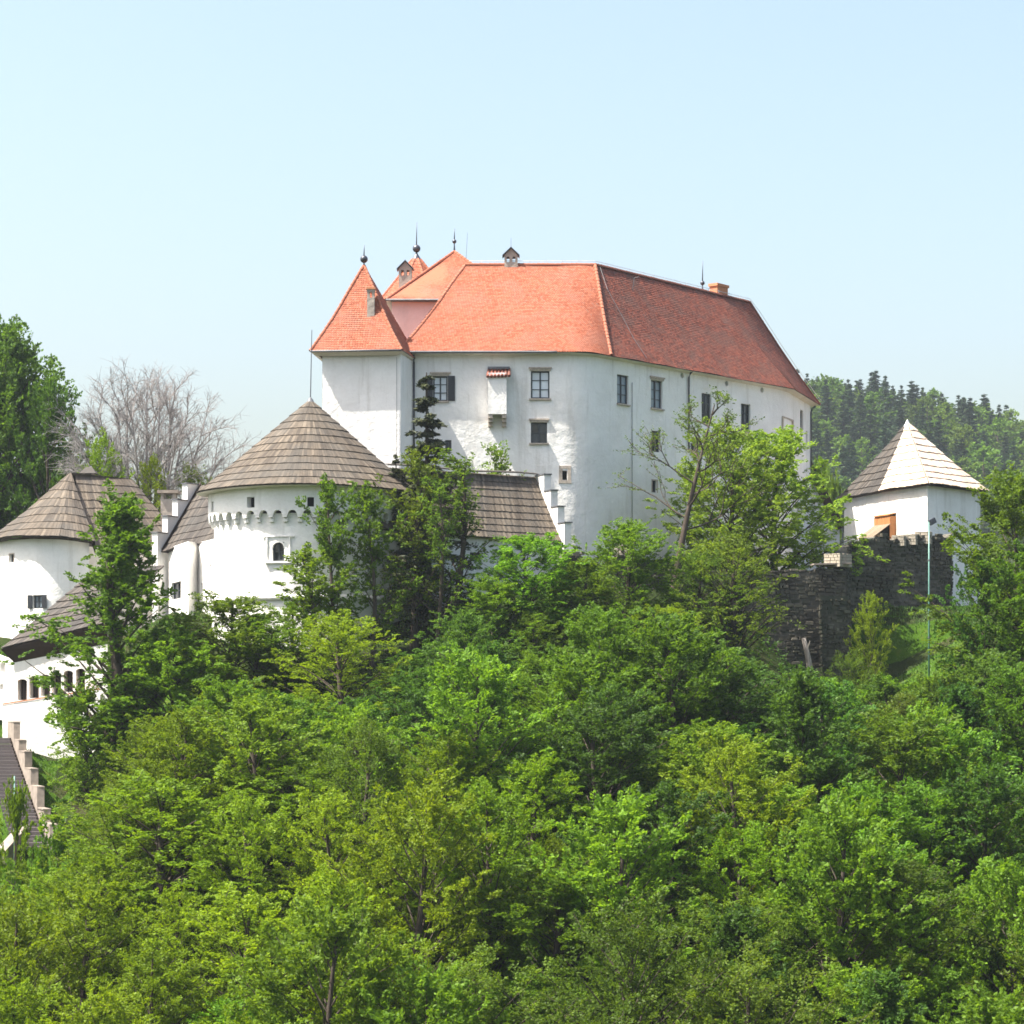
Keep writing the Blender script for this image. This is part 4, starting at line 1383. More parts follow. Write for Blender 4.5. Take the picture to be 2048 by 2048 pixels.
mb.box((s0 + s1) / 2 + Vector((0, -0.05, 0)), (s1 - s0) / 2, Vector((0, 0.14, 0)), Vector((0, 0, 0.04)))
part(mb, 'sill_band', M['terracotta'], ga)
mb = MB()   # lower wall standing a little proud
l0, l1 = U(5, 1410, 142.15), U(200, 1381, 140.5)
LPth = Path([(l0.x, l0.y), (l1.x, l1.y)])
wall(mb, LPth, U(0, 1500, 142).z - 0.5, lambda t: l0.z + (l1.z - l0.z) * t / LPth.L, step=0.5, rough=0.03)
part(mb, 'base_wall', M['plaster'], ga, smooth=True)

# ------------------------------------------------------------------ stone stair with stepped parapet
st = thing('stone_stair', 'long flight of dark stone steps with pale stepped parapet running down the slope', 'stair', (-27.5, 133, -6))
NS = 30
dv = STAIR_B - STAIR_A
fwd = Vector((dv.x, dv.y, 0)) / NS
mb = MB(); mb.box((0, 0, 0), (0.88, 0, 0), Vector((0, fwd.y * 0.56, 0)), (0, 0, 0.085))
sme = mb.mesh('step', M['stair'])
for i in range(-4, NS):
    c = STAIR_A + dv * ((i + 0.5) / NS)
    if -0.1 < (i / NS):
        m = Matrix.Translation(c + Vector((-0.55, 0, rnd(-0.012, 0.012)))) @ Matrix.Diagonal((rnd(0.98, 1.02), 1, 1, 1))
        inst(sme, 'step', st, m)
nb = 6
for i in range(-1, nb):
    a, b = STAIR_A + dv * (i / nb), STAIR_A + dv * ((i + 1) / nb)
    mb = MB()
    top_ = a.z + 0.38 + rnd(-0.16, 0.16); bot = b.z - 0.8
    c = (a + b) / 2
    mb.box((c.x + 0.62, c.y, (top_ + bot) / 2), Vector(((b.x - a.x) / 2, (b.y - a.y) / 2 * 0.97, 0)), Vector((rnd(0.17, 0.24), rnd(-0.04, 0.04), 0)), Vector((0, 0, (top_ - bot) / 2)))
    mb.box((c.x + 0.62, c.y, top_ + 0.02), Vector(((b.x - a.x) / 2, (b.y - a.y) / 2, 0)), Vector((0.22, rnd(-0.05, 0.05), 0)), Vector((0, 0, 0.03)))
    part(mb, 'parapet_block', M['parapet'], st)
mb = MB()
c = STAIR_B + Vector((-1.6, 0, 0.2)); mb.box(c, (0.28, 0, 0), (0.3, 1.6, 0.6), (0, 0, 0.45))
part(mb, 'parapet_block', M['parapet'], st)

# ------------------------------------------------------------------ ruined curtain wall
rng = random.Random(3)
def rubble(mb, path, z0, ztop, proud=0.05, sw=0.40, sh=0.22, t0=0, t1=None):
    t1 = path.L if t1 is None else t1
    z = z0
    while z < 99:
        h_ = sh * rng.uniform(0.6, 1.5)
        t = t0 - rng.uniform(0, sw)
        any_ = False
        while t < t1:
            w_ = sw * rng.uniform(0.4, 1.8)
            a, b = max(t, t0), min(t + w_, t1)
            tm = (a + b) / 2
            zt_ = ztop(tm)
            if z + 0.3 * h_ < zt_ and b - a > 0.08:
                any_ = True
                q, nn, tt = path.at(tm), path.nrm(tm), path.tan(tm)
                X, Y = Vector((tt.x, tt.y, 0)), Vector((nn.x, nn.y, 0))
                c = Vector((q.x, q.y, z + h_ / 2 + rng.uniform(-0.06, 0.06) + 0.22 * noise.noise(Vector((tm * 0.35, z * 0.25, 7.0))))) + Y * (rng.uniform(-0.06, proud)) + Y * 0.12 * noise.noise(Vector((q.x * 0.5, z * 0.6, 2.0)))
                g_ = 0.025
                hx, hz = (b - a) / 2 - g_, h_ / 2 * rng.uniform(0.75, 1.1) - g_
                k = 0.82
                fr_ = [c + X * sx * hx * k + Vector((0, 0, sz * hz * k)) + Y * 0.10 + X * rng.uniform(-.02, .02) for sx, sz in ((-1, -1), (1, -1), (1, 1), (-1, 1))]
                fr_ = [v_ + Vector((0, 0, rng.uniform(-.03, .03))) for v_ in fr_]
                bk_ = [c + X * sx * hx + Vector((0, 0, sz * hz)) - Y * 0.10 for sx, sz in ((-1, -1), (1, -1), (1, 1), (-1, 1))]
                mb.add(fr_ + bk_, [[0, 1, 2, 3], [0, 4, 5, 1], [1, 5, 6, 2], [2, 6, 7, 3], [3, 7, 4, 0]])
            t += w_
        z += h_
        if not any_:
            break
cw = thing('curtain_wall', 'ruined grey rubble wall with worn battlements below the palace and right tower', 'wall', (16, 157, 6))
CA = Path([(U(1118, 0, 153.5).x, 153.5), (U(1410, 0, 156).x, 156.0), (U(1692, 0, 157.2).x, 157.2)])
CB = Path([(U(1693, 0, 157.3).x, 157.3), (U(1702, 0, 163.2).x, 163.2), (U(1786, 0, 165).x, 165.0), (U(1905, 0, 168).x, 168.0)])
def topA(t):
    q = CA.at(t); px = CX + q.x / q.y * F
    py = 1128 if px < 1240 else 1140 if px < 1640 else 1136
    if 1125 < px < 1165: py = 1106
    if 1225 < px < 1262: py = 1108
    return (HY - py - 2.0 * math.sin(px * 0.21) - 1.5 * math.sin(px * 0.083)) / F * q.y
def topB(t):
    q = CB.at(t); px = CX + q.x / q.y * F
    py = 1084 - (px - 1700) * 0.07 if px > 1701 else 1140 - 50 * sm(1693, 1701, px)
    if 1738 < px < 1775: py -= 6
    return (HY - py - 4.0 * noise.noise(Vector((px * 0.06, 1, 0))) - 3.0 * math.copysign(1, math.sin(px * 0.17 + 2 * noise.noise(Vector((px * 0.03, 5, 0)))))) / F * q.y
mb = MB()
for path, top_ in ((CA, topA), (CB, topB)):
    wall(mb, path, -5.0, lambda t: top_(t) - 0.06, step=0.35, rough=0.05)
    # broad wall top
    n = int(path.L / 0.35)
    for i in range(n):
        ta, tb = path.L * i / n, path.L * (i + 1) / n
        qa, qb, na = path.at(ta), path.at(tb), path.nrm((ta + tb) / 2)
        za, zb_ = top_(ta) - 0.06, top_(tb) - 0.06
        bck = Vector((na.x, na.y, 0)) * -0.9
        A_, B_2 = Vector((qa.x, qa.y, za)), Vector((qb.x, qb.y, zb_))
        mb.quad(A_, B_2, B_2 + bck, A_ + bck)
        mb.quad(A_ + bck, B_2 + bck, B_2 + bck - Vector((0, 0, 4)), A_ + bck - Vector((0, 0, 4)))
part(mb, 'wall_core', M['mortar_shaded'], cw)
mb = MB()
rubble(mb, CA, -5.0, topA)
rubble(mb, CB, -4.0, topB)
part(mb, 'rubble_facing', M['stone_shaded'], cw, kind='stuff')
# battlement blocks built of separate stones, each stone a part of the block
smes = []
for k in range(6):
    mb = MB()
    hx, hy, hz = 0.5, 0.5, 0.5
    vs_ = []
    for sz in (-1, 1):
        for sx, sy in ((-1, -1), (1, -1), (1, 1), (-1, 1)):
            vs_.append(Vector((sx * hx * rng.uniform(.86, 1), sy * hy * rng.uniform(.86, 1), sz * hz * rng.uniform(.86, 1))))
    mb.add(vs_, [[3, 2, 1, 0], [4, 5, 6, 7], [0, 1, 5, 4], [1, 2, 6, 5], [2, 3, 7, 6], [3, 0, 4, 7]])
    smes.append(mb.mesh('stone', M['stone']))
def merlon(path, px0, px1, py0, py1, depth=0.95, label=None, ang=0.0):
    t0, t1 = path.find(px0), path.find(px1)
    q0, q1 = path.at(t0), path.at(t1)
    X = Vector((q1.x - q0.x, q1.y - q0.y, 0)); wd = X.length; X.normalize()
    X = Matrix.Rotation(ang, 3, 'Z') @ X
    Y = Vector((X.y, -X.x, 0))
    d = (q0.y + q1.y) / 2
    z0, z1 = (HY - py1) / F * d, (HY - py0) / F * d
    base = Vector(((q0.x + q1.x) / 2, d, z0)) - Y * (depth / 2 - 0.04)
    mb = MB(); mb.box(base + Vector((0, 0, (z1 - z0) / 2 - 0.02)), X * (wd / 2 - 0.05), Y * (depth / 2 - 0.06), Vector((0, 0, (z1 - z0) / 2 - 0.02)))
    mo = part(mb, 'battlement', M['mortar'], cw, label=label)
    z = 0.0
    while z < z1 - z0 - 0.05:
        h_ = min(rng.uniform(0.16, 0.26), z1 - z0 - z)
        for side in (0, 1):
            u = -wd / 2
            while u < wd / 2 - 0.05:
                w_ = min(rng.uniform(0.28, 0.6), wd / 2 - u)
                c = base + X * (u + w_ / 2) + Y * ((depth / 2 - 0.13) * (1 if side == 0 else -1)) + Vector((0, 0, z + h_ / 2))
                m = Matrix((X, Y, Vector((0, 0, 1)))).transposed().to_4x4(); m.translation = c
                inst(rng.choice(smes), 'stone', mo, m @ Matrix.Rotation(rng.uniform(-.05, .05), 4, 'Z') @ Matrix.Diagonal((w_ - 0.02, 0.32, h_ - 0.015, 1)))
                u += w_
        for sx in (-1, 1):
            v = -depth / 2 + 0.25
            while v < depth / 2 - 0.3:
                w_ = min(rng.uniform(0.28, 0.5), depth / 2 - 0.25 - v)
                c = base + X * sx * (wd / 2 - 0.12) + Y * (v + w_ / 2) + Vector((0, 0, z + h_ / 2))
                m = Matrix((Y, X, Vector((0, 0, 1)))).transposed().to_4x4(); m.translation = c
                inst(rng.choice(smes), 'stone', mo, m @ Matrix.Diagonal((w_ - 0.02, 0.3, h_ - 0.015, 1)))
                v += w_
        z += h_
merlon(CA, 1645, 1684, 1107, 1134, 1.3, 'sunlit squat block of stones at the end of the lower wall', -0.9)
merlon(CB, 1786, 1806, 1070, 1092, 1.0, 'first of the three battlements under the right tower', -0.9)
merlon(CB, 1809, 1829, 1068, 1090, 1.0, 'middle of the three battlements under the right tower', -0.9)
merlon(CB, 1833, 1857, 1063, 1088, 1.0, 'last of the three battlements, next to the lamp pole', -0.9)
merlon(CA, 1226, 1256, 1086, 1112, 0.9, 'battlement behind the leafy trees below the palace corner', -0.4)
# stone coping slabs that catch the sun on the lower wall
mb = MB()
q = CA.at(CA.find(1662)); nn = CA.nrm(CA.find(1662)); tt = CA.tan(CA.find(1662))
mb.box(Vector((q.x, q.y, U(0, 1133, 160).z)) + Vector((nn.x, nn.y, 0)) * -0.1, Vector((tt.x, tt.y, 0.03)) * 1.25, Vector((nn.x, nn.y, 0)) * 0.5, (0, 0, 0.05))
part(mb, 'coping', M['parapet'], cw)
# buttress at the foot of the lower wall
mb = MB()
BP = Path([(U(1640, 0, 155.3).x, 155.3), (U(1697, 0, 156.6).x, 156.6), (U(1700, 0, 160).x, 160.0)])
wall(mb, BP, -6, U(0, 1192, 156).z, step=0.4, rough=0.04)
rubble(mb, BP, -5.0, lambda t: U(0, 1194, 156).z)
part(mb, 'buttress', M['stone_shaded'], cw, kind='stuff')

# ------------------------------------------------------------------ the tower at the right
tr = thing('right_tower', 'squat white tower with pale fresh shingle roof and one dark roof face, at right', 'tower', (29, 176, 8))
PT = [Vector((24.55, 181.4, 0)), Vector((26.6, 174.0, 0)), Vector((29.2, 168.0, 0)), Vector((34.5, 174.0, 0)), Vector((33.5, 183.0, 0)), Vector((28.5, 186.5, 0))]
zt = 15.16
cen = Vector((29.6, 177.3, 0))
wp = [cen + (p - cen) * 0.90 for p in PT]
ap = Vector(((1815 - CX) / F * 177.0, 177.0, (HY - 845) / F * 177))
mb = MB()
for a in range(6):
    wall(mb, Path([tuple(wp[a].xy), tuple(wp[(a + 1) % 6].xy)]), 3, zt - 0.06, step=0.6, rough=0.02, seed=a)
part(mb, 'wall', M['plaster'], tr, smooth=True)
ev = [Vector((p.x, p.y, zt)) for p in PT]
fac = [ruled([ev[a], ev[(a + 1) % 6]], [ap, ap], 0.18) for a in range(6)]
mb = MB()
for a, P in enumerate(fac):
    underlay(mb, P, 6, 8, 0.03)
    i0, i1 = cen + (PT[a] - cen) * 0.93, cen + (PT[(a + 1) % 6] - cen) * 0.93
    mb.quad(ev[a] - Vector((0, 0, .06)), ev[(a + 1) % 6] - Vector((0, 0, .06)), Vector((i1.x, i1.y, zt - .1)), Vector((i0.x, i0.y, zt - .1)), 1)
ro = part(mb, 'roof', [M['shingle_dark'], M['wood_dark']], tr)
for a, P in enumerate(fac):
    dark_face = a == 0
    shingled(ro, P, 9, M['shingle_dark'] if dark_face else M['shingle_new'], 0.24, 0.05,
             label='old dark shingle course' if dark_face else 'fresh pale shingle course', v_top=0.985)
mb = MB(); mb.lathe(ap, [(0.32, -0.3), (0.15, -0.02), (0.03, 0.2)], 8)
part(mb, 'roof_cap', M['zinc'], tr, smooth=True)
# wooden hoist porch on the sunlit wall
a_, b_ = wp[1], wp[2]
wpath = Path([tuple(wp[0].xy), tuple(wp[1].xy), tuple(wp[2].xy)])
def onwall(px, py, out):
    t = wpath.find(px); q, nn = wpath.at(t), wpath.nrm(t)
    return Vector((q.x, q.y, (HY - py) / F * q.y)) + Vector((nn.x, nn.y, 0)) * out
TT = (b_ - a_).normalized(); NN = Vector((TT.y, -TT.x, 0))
mb = MB()
c0, c1 = onwall(1762, 1062, 0.0), onwall(1791, 1062, 0.0)
hp = part(mb, 'hoist_porch', M['wood'], tr) if False else None
porch = MB()
w_ = (c1 - c0).length
zt0, zt1 = (HY - 1070) / F * 171, (HY - 1026) / F * 171
pc = (c0 + c1) / 2
porch.box(Vector((pc.x, pc.y, (zt0 + zt1) / 2)) + NN * 0.04, TT * (w_ / 2), NN * 0.05, Vector((0, 0, (zt1 - zt0) / 2)), 0)
hp = part(porch, 'wooden_porch', M['dark'], tr)
nb_ = 6
for i in range(nb_):
    mb = MB()
    u = -w_ / 2 + w_ * (i + 0.5) / nb_
    mb.box(Vector((pc.x, pc.y, zt1 - 0.35)) + TT * u + NN * (0.5 + rnd(0, 0.02)), TT * (w_ / nb_ / 2 - 0.012), NN * 0.02, Vector((0, 0, 0.36)))
    part(mb, 'board', M['wood_red'], hp)
for s_ in (-1, 1):
    mb = MB()
    mb.box(Vector((pc.x, pc.y, (zt0 + zt1) / 2 - 0.2)) + TT * s_ * (w_ / 2 + 0.03) + NN * 0.27, TT * 0.04, NN * 0.27, Vector((0, 0, (zt1 - zt0) / 2 + 0.1)))
    part(mb, 'side_board', M['wood_red'], hp)
mb = MB()
mb.box(Vector((pc.x, pc.y, zt1 + 0.07)) + NN * 0.28, TT * (w_ / 2 + 0.08), NN * 0.34 + Vector((0, 0, -0.08)), Vector((0, 0, 0.03)))
part(mb, 'porch_cap', M['wood_red'], hp)
for i in range(7):      # boards of the steep pent roof, running out and down from the wall
    mb = MB()
    u = -w_ / 2 - 0.1 + (w_ + 0.2) * (i + 0.5) / 7
    a0 = Vector((pc.x, pc.y, zt1 - 0.66)) + TT * u + NN * 0.5
    a1 = a0 + NN * 1.55 + Vector((0, 0, -1.02 + rnd(-0.03, 0.03)))
    d_ = (a1 - a0)
    mb.box((a0 + a1) / 2, d_ / 2, TT * ((w_ + 0.2) / 14 - 0.01), d_.cross(TT).normalized() * 0.025)
    part(mb, 'roof_board', M['wood'], hp)
for s_ in (-1, 1):
    mb = MB()
    a0 = Vector((pc.x, pc.y, zt1 - 1.75)) + TT * s_ * w_ * 0.4 + NN * 0.1
    a1 = Vector((pc.x, pc.y, zt1 - 1.45)) + TT * s_ * w_ * 0.4 + NN * 1.5
    mb.tube([a0, a1], 0.06, 4)
    part(mb, 'bracket', M['wood'], hp)

# ------------------------------------------------------------------ lean-to behind the far end of the palace
an = thing('lean_to', 'white lean-to with a dark steep verge behind the far end of the palace', 'annex', (25, 188, 9))
a0, a1 = U(1617, 922, 190), U(1683, 1052, 190)
mb = MB()
wall(mb, Path([(23.4, 190.0), (a1.x - 0.15, 190.0)]), 5, lambda t: a0.z - 0.3 + (a1.z - a0.z) * t / (a1.x - a0.x), step=0.6)
part(mb, 'wall', M['plaster'], an)
mb = MB()
d_ = a1 - a0
mb.box((a0 + a1) / 2 + Vector((0, 2.2, 0)), d_ / 2, (0, 2.6, 0), Vector((-d_.z, 0, d_.x)).normalized() * -0.14)
part(mb, 'roof', M['shingle_dark'], an)
mb = MB()
mb.box((a0 + a1) / 2 + Vector((-0.1, -0.45, -0.25)), d_ / 2, (0, 0.04, 0), Vector((-d_.z, 0, d_.x)).normalized() * 0.34)
part(mb, 'verge_board', M['wood_dark'], an)

# ------------------------------------------------------------------ lamp poles
def flood_pole(px, py0, py1, d, label, r=0.06, head=True):
    b, t_ = U(px, py1, d), U(px, py0, d)
    root = thing('lamp_pole', label, 'lamp pole', b)
    mb = MB()
    mb.tube([b - Vector((0, 0, 3.0)), b.lerp(t_, 0.5), t_], [r, r * 0.9, r * 0.75], 8)
    part(mb, 'pole', M['green_metal'], root, smooth=True)
    for k in range(1, 4):
        q = b.lerp(t_, k / 4)
        mb = MB(); mb.tube([q - Vector((0, 0, 0.04)), q + Vector((0, 0, 0.04))], r * 1.25, 8)
        part(mb, 'clamp', M['lead'], root)
    if head:
        mb = MB()
        h = t_ + Vector((0.2, -0.05, 0.0))
        mb.box(h, (0.17, 0.05, 0.10), (-0.03, 0.13, 0), (-0.07, 0, 0.16))
        ho = part(mb, 'floodlight', M['metal'], root)
        mb = MB(); mb.box(h + Vector((0.19, 0.05, 0.09)), (0.012, 0.004, 0.006), (-0.02, 0.11, 0), (-0.055, 0, 0.13))
        part(mb, 'lens', M['pane_mid'], ho)
        mb = MB(); mb.tube([t_ + Vector((0, 0, 0.05)), t_ + Vector((0.1, 0, -0.1)), h], 0.025, 5)
        part(mb, 'bracket', M['metal'], root)
    return root
flood_pole(1858, 1043, 1352, 152, 'tall thin green pole with a floodlight in front of the right tower')
flood_pole(29, 1552, 1700, 126, 'thin green pole without a visible lamp, in front of the stone steps', 0.05, False)

# ------------------------------------------------------------------ trees: prototypes
def quads_mesh(name, V, m):
    n = len(V) // 4
    me = bpy.data.meshes.new(name)
    me.vertices.add(n * 4)
    me.vertices.foreach_set("co", np.ascontiguousarray(V, dtype=np.float32).ravel())
    me.loops.add(n * 4)
    me.loops.foreach_set("vertex_index", np.arange(n * 4, dtype=np.int32))
    me.polygons.add(n)
    me.polygons.foreach_set("loop_start", np.arange(n, dtype=np.int32) * 4)
    me.polygons.foreach_set("loop_total", np.full(n, 4, dtype=np.int32))
    me.materials.append(m)
    me.update(calc_edges=True)
    return me

def unit(v):
    return v / np.maximum(1e-9, np.linalg.norm(v, axis=-1, keepdims=True))

def leaves(rs, P, D, L, Wd, nleaf, leaf, flat=0.5, droop=0.25, aspect=0.55, jit=0.55):
    """sprays at points P along directions D: fans of diamond leaves lying roughly in the plane of each spray"""
    n = len(P)
    up = np.array([0, 0, 1.0])
    side = unit(np.cross(D, up) + rs.normal(0, 0.4, (n, 3)))
    nrm = unit(np.cross(side, D))
    nrm = unit(nrm * 1.0 + rs.normal(0, 0.25, (n, 3)))
    u = rs.uniform(0.0, 1.0, (n, nleaf)) ** 0.8
    wv = rs.uniform(-1, 1, (n, nleaf)) * (0.25 + 0.75 * np.sin(np.pi * np.clip(u * 0.8 + 0.12, 0, 1)))
    h = rs.normal(0, 0.16, (n, nleaf)) * flat
    C = (P[:, None] + D[:, None] * (u * L[:, None])[..., None] + side[:, None] * (wv * Wd[:, None])[..., None]
         + nrm[:, None] * (h * Wd[:, None])[..., None])
    C[..., 2] -= droop * (u ** 2) * L[:, None] * 0.5
    ax = unit(D[:, None] * 0.7 + side[:, None] * (np.sign(wv) * 0.8)[..., None] + rs.normal(0, jit, (n, nleaf, 3)))
    nn = unit(nrm[:, None] + rs.normal(0, jit, (n, nleaf, 3)))
    sd = unit(np.cross(ax, nn))
    ll = leaf * rs.uniform(0.65, 1.3, (n, nleaf))[..., None]
    a = C - ax * ll * 0.5
    b = C + sd * ll * aspect * 0.5 - ax * ll * 0.05
    c = C + ax * ll * 0.5
    d = C - sd * ll * aspect * 0.5 - ax * ll * 0.05
    return np.stack([a, b, c, d], axis=2).reshape(-1, 3)

def crown_profile(kind, u):
    if kind == 'round':
        return max(0.2, (1 - abs(2 * u - 0.85) ** 2.3 / 1.42) ** 0.5)
    if kind == 'dome':
        return max(0.2, max(0, math.cos(math.pi * 0.5 * u ** 1.9)) ** 0.5)
    if kind == 'tall':
        return max(0.10, (1 - u) ** 0.75 * (0.35 + 0.65 * min(1, u * 6 + 0.3)))
    if kind == 'vase':
        return (0.45 + 0.75 * u) if u < 0.65 else max(0.2, 0.94 * (1 - ((u - 0.65) / 0.35) ** 2.2) ** 0.5)
    if kind == 'column':
        return max(0.2, 0.75 + 0.25 * math.sin(u * 9)) * (1 if u < 0.85 else 0.6)
    return 1.0

def gen_tree(seed, leafm, barkm, H=10.0, R=3.0, hb=0.14, nl=58, ns=13, nleaf=34, leaf=0.16, kind='round', rise=1.0, spray=0.72,
             lean=0.25, trunk_r=0.16, flat=1.0, droop=0.3, stems=1, in0=0.5, aspect=0.55, ivy=0, lumps=0.35):
    rs = np.random.RandomState(seed)
    rr_ = random.Random(seed)
    tb = MB()
    SP, SD, SL = [], [], []
    ivyP = []
    ph = [rr_.uniform(0, 6.28) for _ in range(4)]
    for st_ in range(stems):
        off = Vector((rr_.uniform(-1, 1), rr_.uniform(-1, 1), 0)) * (0.0 if stems == 1 else R * 0.45)
        tp = []
        for i in range(9):
            t = i / 8
            tp.append(Vector((lean * math.sin(t * 2.2 + ph[0]) * t + off.x * t, lean * math.sin(t * 2.6 + ph[1]) * t + off.y * t, H * 0.95 * t * (1 - 0.1 * st_))))
        tr = [trunk_r * (1.25 if i == 0 else 1) * (1 - 0.85 * (i / 8)) + 0.015 for i in range(9)]
        tb.tube(tp, tr, 7, cap=False)
        TA = polyline(tp)
        if ivy:
            for i in range(ivy):
                t = rr_.uniform(0.02, 0.62)
                a = rr_.uniform(0, 6.28)
                p = TA(t)
                ivyP.append((p.x + 0.25 * math.cos(a), p.y + 0.25 * math.sin(a), p.z, math.cos(a), math.sin(a)))
        n_here = nl // stems
        for k in range(n_here):
            u = (k + rr_.random()) / n_here
            az = k * 2.39996 + st_ * 1.3 + rr_.uniform(-0.4, 0.4)
            r = R * crown_profile(kind, u) * rr_.uniform(0.72, 1.12)
            if k % 4 == 3: r *= rr_.uniform(0.4, 0.75)
            r *= 1 + lumps * 0.5 * math.sin(az * 2 + ph[2] + u * 5) + lumps * 0.5 * math.sin(az * 3 + ph[3] - u * 7)
            zt_ = H * (hb + (1 - hb) * u)
            tip = Vector((math.cos(az) * r + off.x * 0.8, math.sin(az) * r + off.y * 0.8, zt_))
            zt_ += rr_.uniform(-0.05, 0.05) * H * (1 - hb)
            zb_ = max(H * 0.08, zt_ - rise * r - 0.06 * H)
            base = TA(min(0.99, zb_ / (H * 0.95)))
            ctrl = base.lerp(tip, 0.5) + Vector((0, 0, 0.12 * r + rr_.uniform(-0.1, 0.25)))
            lp = [base * (1 - t) ** 2 + ctrl * 2 * t * (1 - t) + tip * t * t for t in (0, 0.25, 0.5, 0.75, 1.0)]
            br = max(0.022, trunk_r * 0.42 * (1 - u * 0.6))
            tb.tube(lp, [br, br * 0.8, br * 0.6, br * 0.4, 0.012], 4, cap=False)
            LA = polyline(lp)
            dirl = (tip - base).normalized()
            for j in range(ns):
                f = in0 + (1 - in0) * (j + rr_.random()) / ns
                p = LA(f)
                q = LA(min(1, f + 0.05)) - LA(max(0, f - 0.05))
                q.normalize()
                sgn = 1 if j % 2 else -1
                sd_ = q.cross(Vector((0, 0, 1)))
                if sd_.length < 1e-3: sd_ = Vector((1, 0, 0))
                sd_.normalize()
                d = q * rr_.uniform(0.5, 1.1) + sd_ * sgn * rr_.uniform(0.2, 1.1) + Vector((0, 0, rr_.uniform(-0.05, 0.65)))
                if f > 0.93: d = q + Vector((0, 0, 0.3))
                d.normalize()
                out_ = Vector((p.x, p.y, (p.z - H * 0.45) * 0.8))
                if out_.length > 1e-3: out_.normalize()
                d = (d * 0.6 + out_ * 0.6 + Vector((rr_.gauss(0, .45), rr_.gauss(0, .45), rr_.gauss(0.12, .5)))).normalized()
                p = p + Vector((rr_.gauss(0, .20), rr_.gauss(0, .20), rr_.gauss(0, .24))) * (R / 3.0)
                SP.append(p); SD.append(d); SL.append(spray * rr_.uniform(0.55, 1.2) * (1.15 - 0.35 * f))
        for j in range(10):
            a = rr_.uniform(0, 6.28)
            SP.append(TA(rr_.uniform(0.88, 1.0)))
            SD.append(Vector((math.cos(a) * 0.6, math.sin(a) * 0.6, 1)).normalized()); SL.append(spray)
    P = np.array([tuple(p) for p in SP]); D = np.array([tuple(d) for d in SD]); L = np.array(SL)
    V = leaves(rs, P, D, L, L * 0.42, nleaf, leaf, flat, droop, aspect)
    out = {'crown': quads_mesh('crown', V, leafm)}
    # twig under every spray
    for p, d, l in zip(SP[::2], SD[::2], SL[::2]):
        tb.tube([p, p + d * l * 0.75], [0.011, 0.006], 3, cap=False)
    out['trunk'] = tb.mesh('trunk', barkm, smooth=True)
    if ivyP:
        A_ = np.array(ivyP)
        V = leaves(rs, A_[:, :3], unit(np.stack([A_[:, 3] * 0.5, A_[:, 4] * 0.5, np.full(len(A_), 0.4)], 1)), np.full(len(A_), 0.45), np.full(len(A_), 0.3), 18, 0.15, 1.0)
        out['ivy'] = quads_mesh('ivy', V, M['leaf_ivy'])
    out['H'], out['R'] = H, R
    return out

def gen_spruce(seed, leafm, barkm, H=14.0, R=2.2, tiers=22, per=7, ns=7, nleaf=26, leaf=0.26, droop=0.5, hb=0.06, gap=0.0):
    rs = np.random.RandomState(seed); rr_ = random.Random(seed)
    tb = MB()
    tb.tube([(0, 0, -0.3), (0.05, 0, H * 0.5), (0, 0, H)], [0.2, 0.12, 0.02], 7, cap=False)
    SP, SD, SL = [], [], []
    for i in range(tiers):
        u = (i + 0.5) / tiers
        z = H * (hb + (1 - hb) * u)
        for k in range(per):
            if rr_.random() < gap: continue
            u = min(0.99, (i + rr_.random() * 1.1) / tiers)
            z = H * (hb + (1 - hb) * u)
            if u > 0.9 and rr_.random() < 0.55: continue
            r0 = R * (1 - u) ** 0.85 * rr_.uniform(0.6, 1.1) + 0.05
            a = 2 * math.pi * (k + rr_.random() * 0.8) / per + i
            r = r0 * rr_.uniform(0.65, 1.15)
            d = Vector((math.cos(a), math.sin(a), -0.25 + 0.45 * u)).normalized()
            tip = Vector((0, 0, z)) + d * r
            tb.tube([(0, 0, z), tip], [0.03, 0.008], 3, cap=False)
            for j in range(ns):
                f = (j + 0.6) / ns
                p = Vector((0, 0, z)).lerp(tip, f)
                s_ = d.cross(Vector((0, 0, 1))).normalized() * (1 if j % 2 else -1)
                dd = (d * 0.8 + s_ * 0.6 + Vector((0, 0, -droop * rr_.uniform(0.3, 1.2)))).normalized()
                SP.append(p); SD.append(dd); SL.append(max(0.14, r * 0.38))
    P = np.array([tuple(p) for p in SP]); D = np.array([tuple(d) for d in SD]); L = np.array(SL)
    V = leaves(rs, P, D, L, L * 0.5, nleaf, leaf, 0.7, 0.4, 0.28, 0.4)
    return {'crown': quads_mesh('crown', V, leafm), 'trunk': tb.mesh('trunk', barkm, smooth=True), 'H': H, 'R': R}

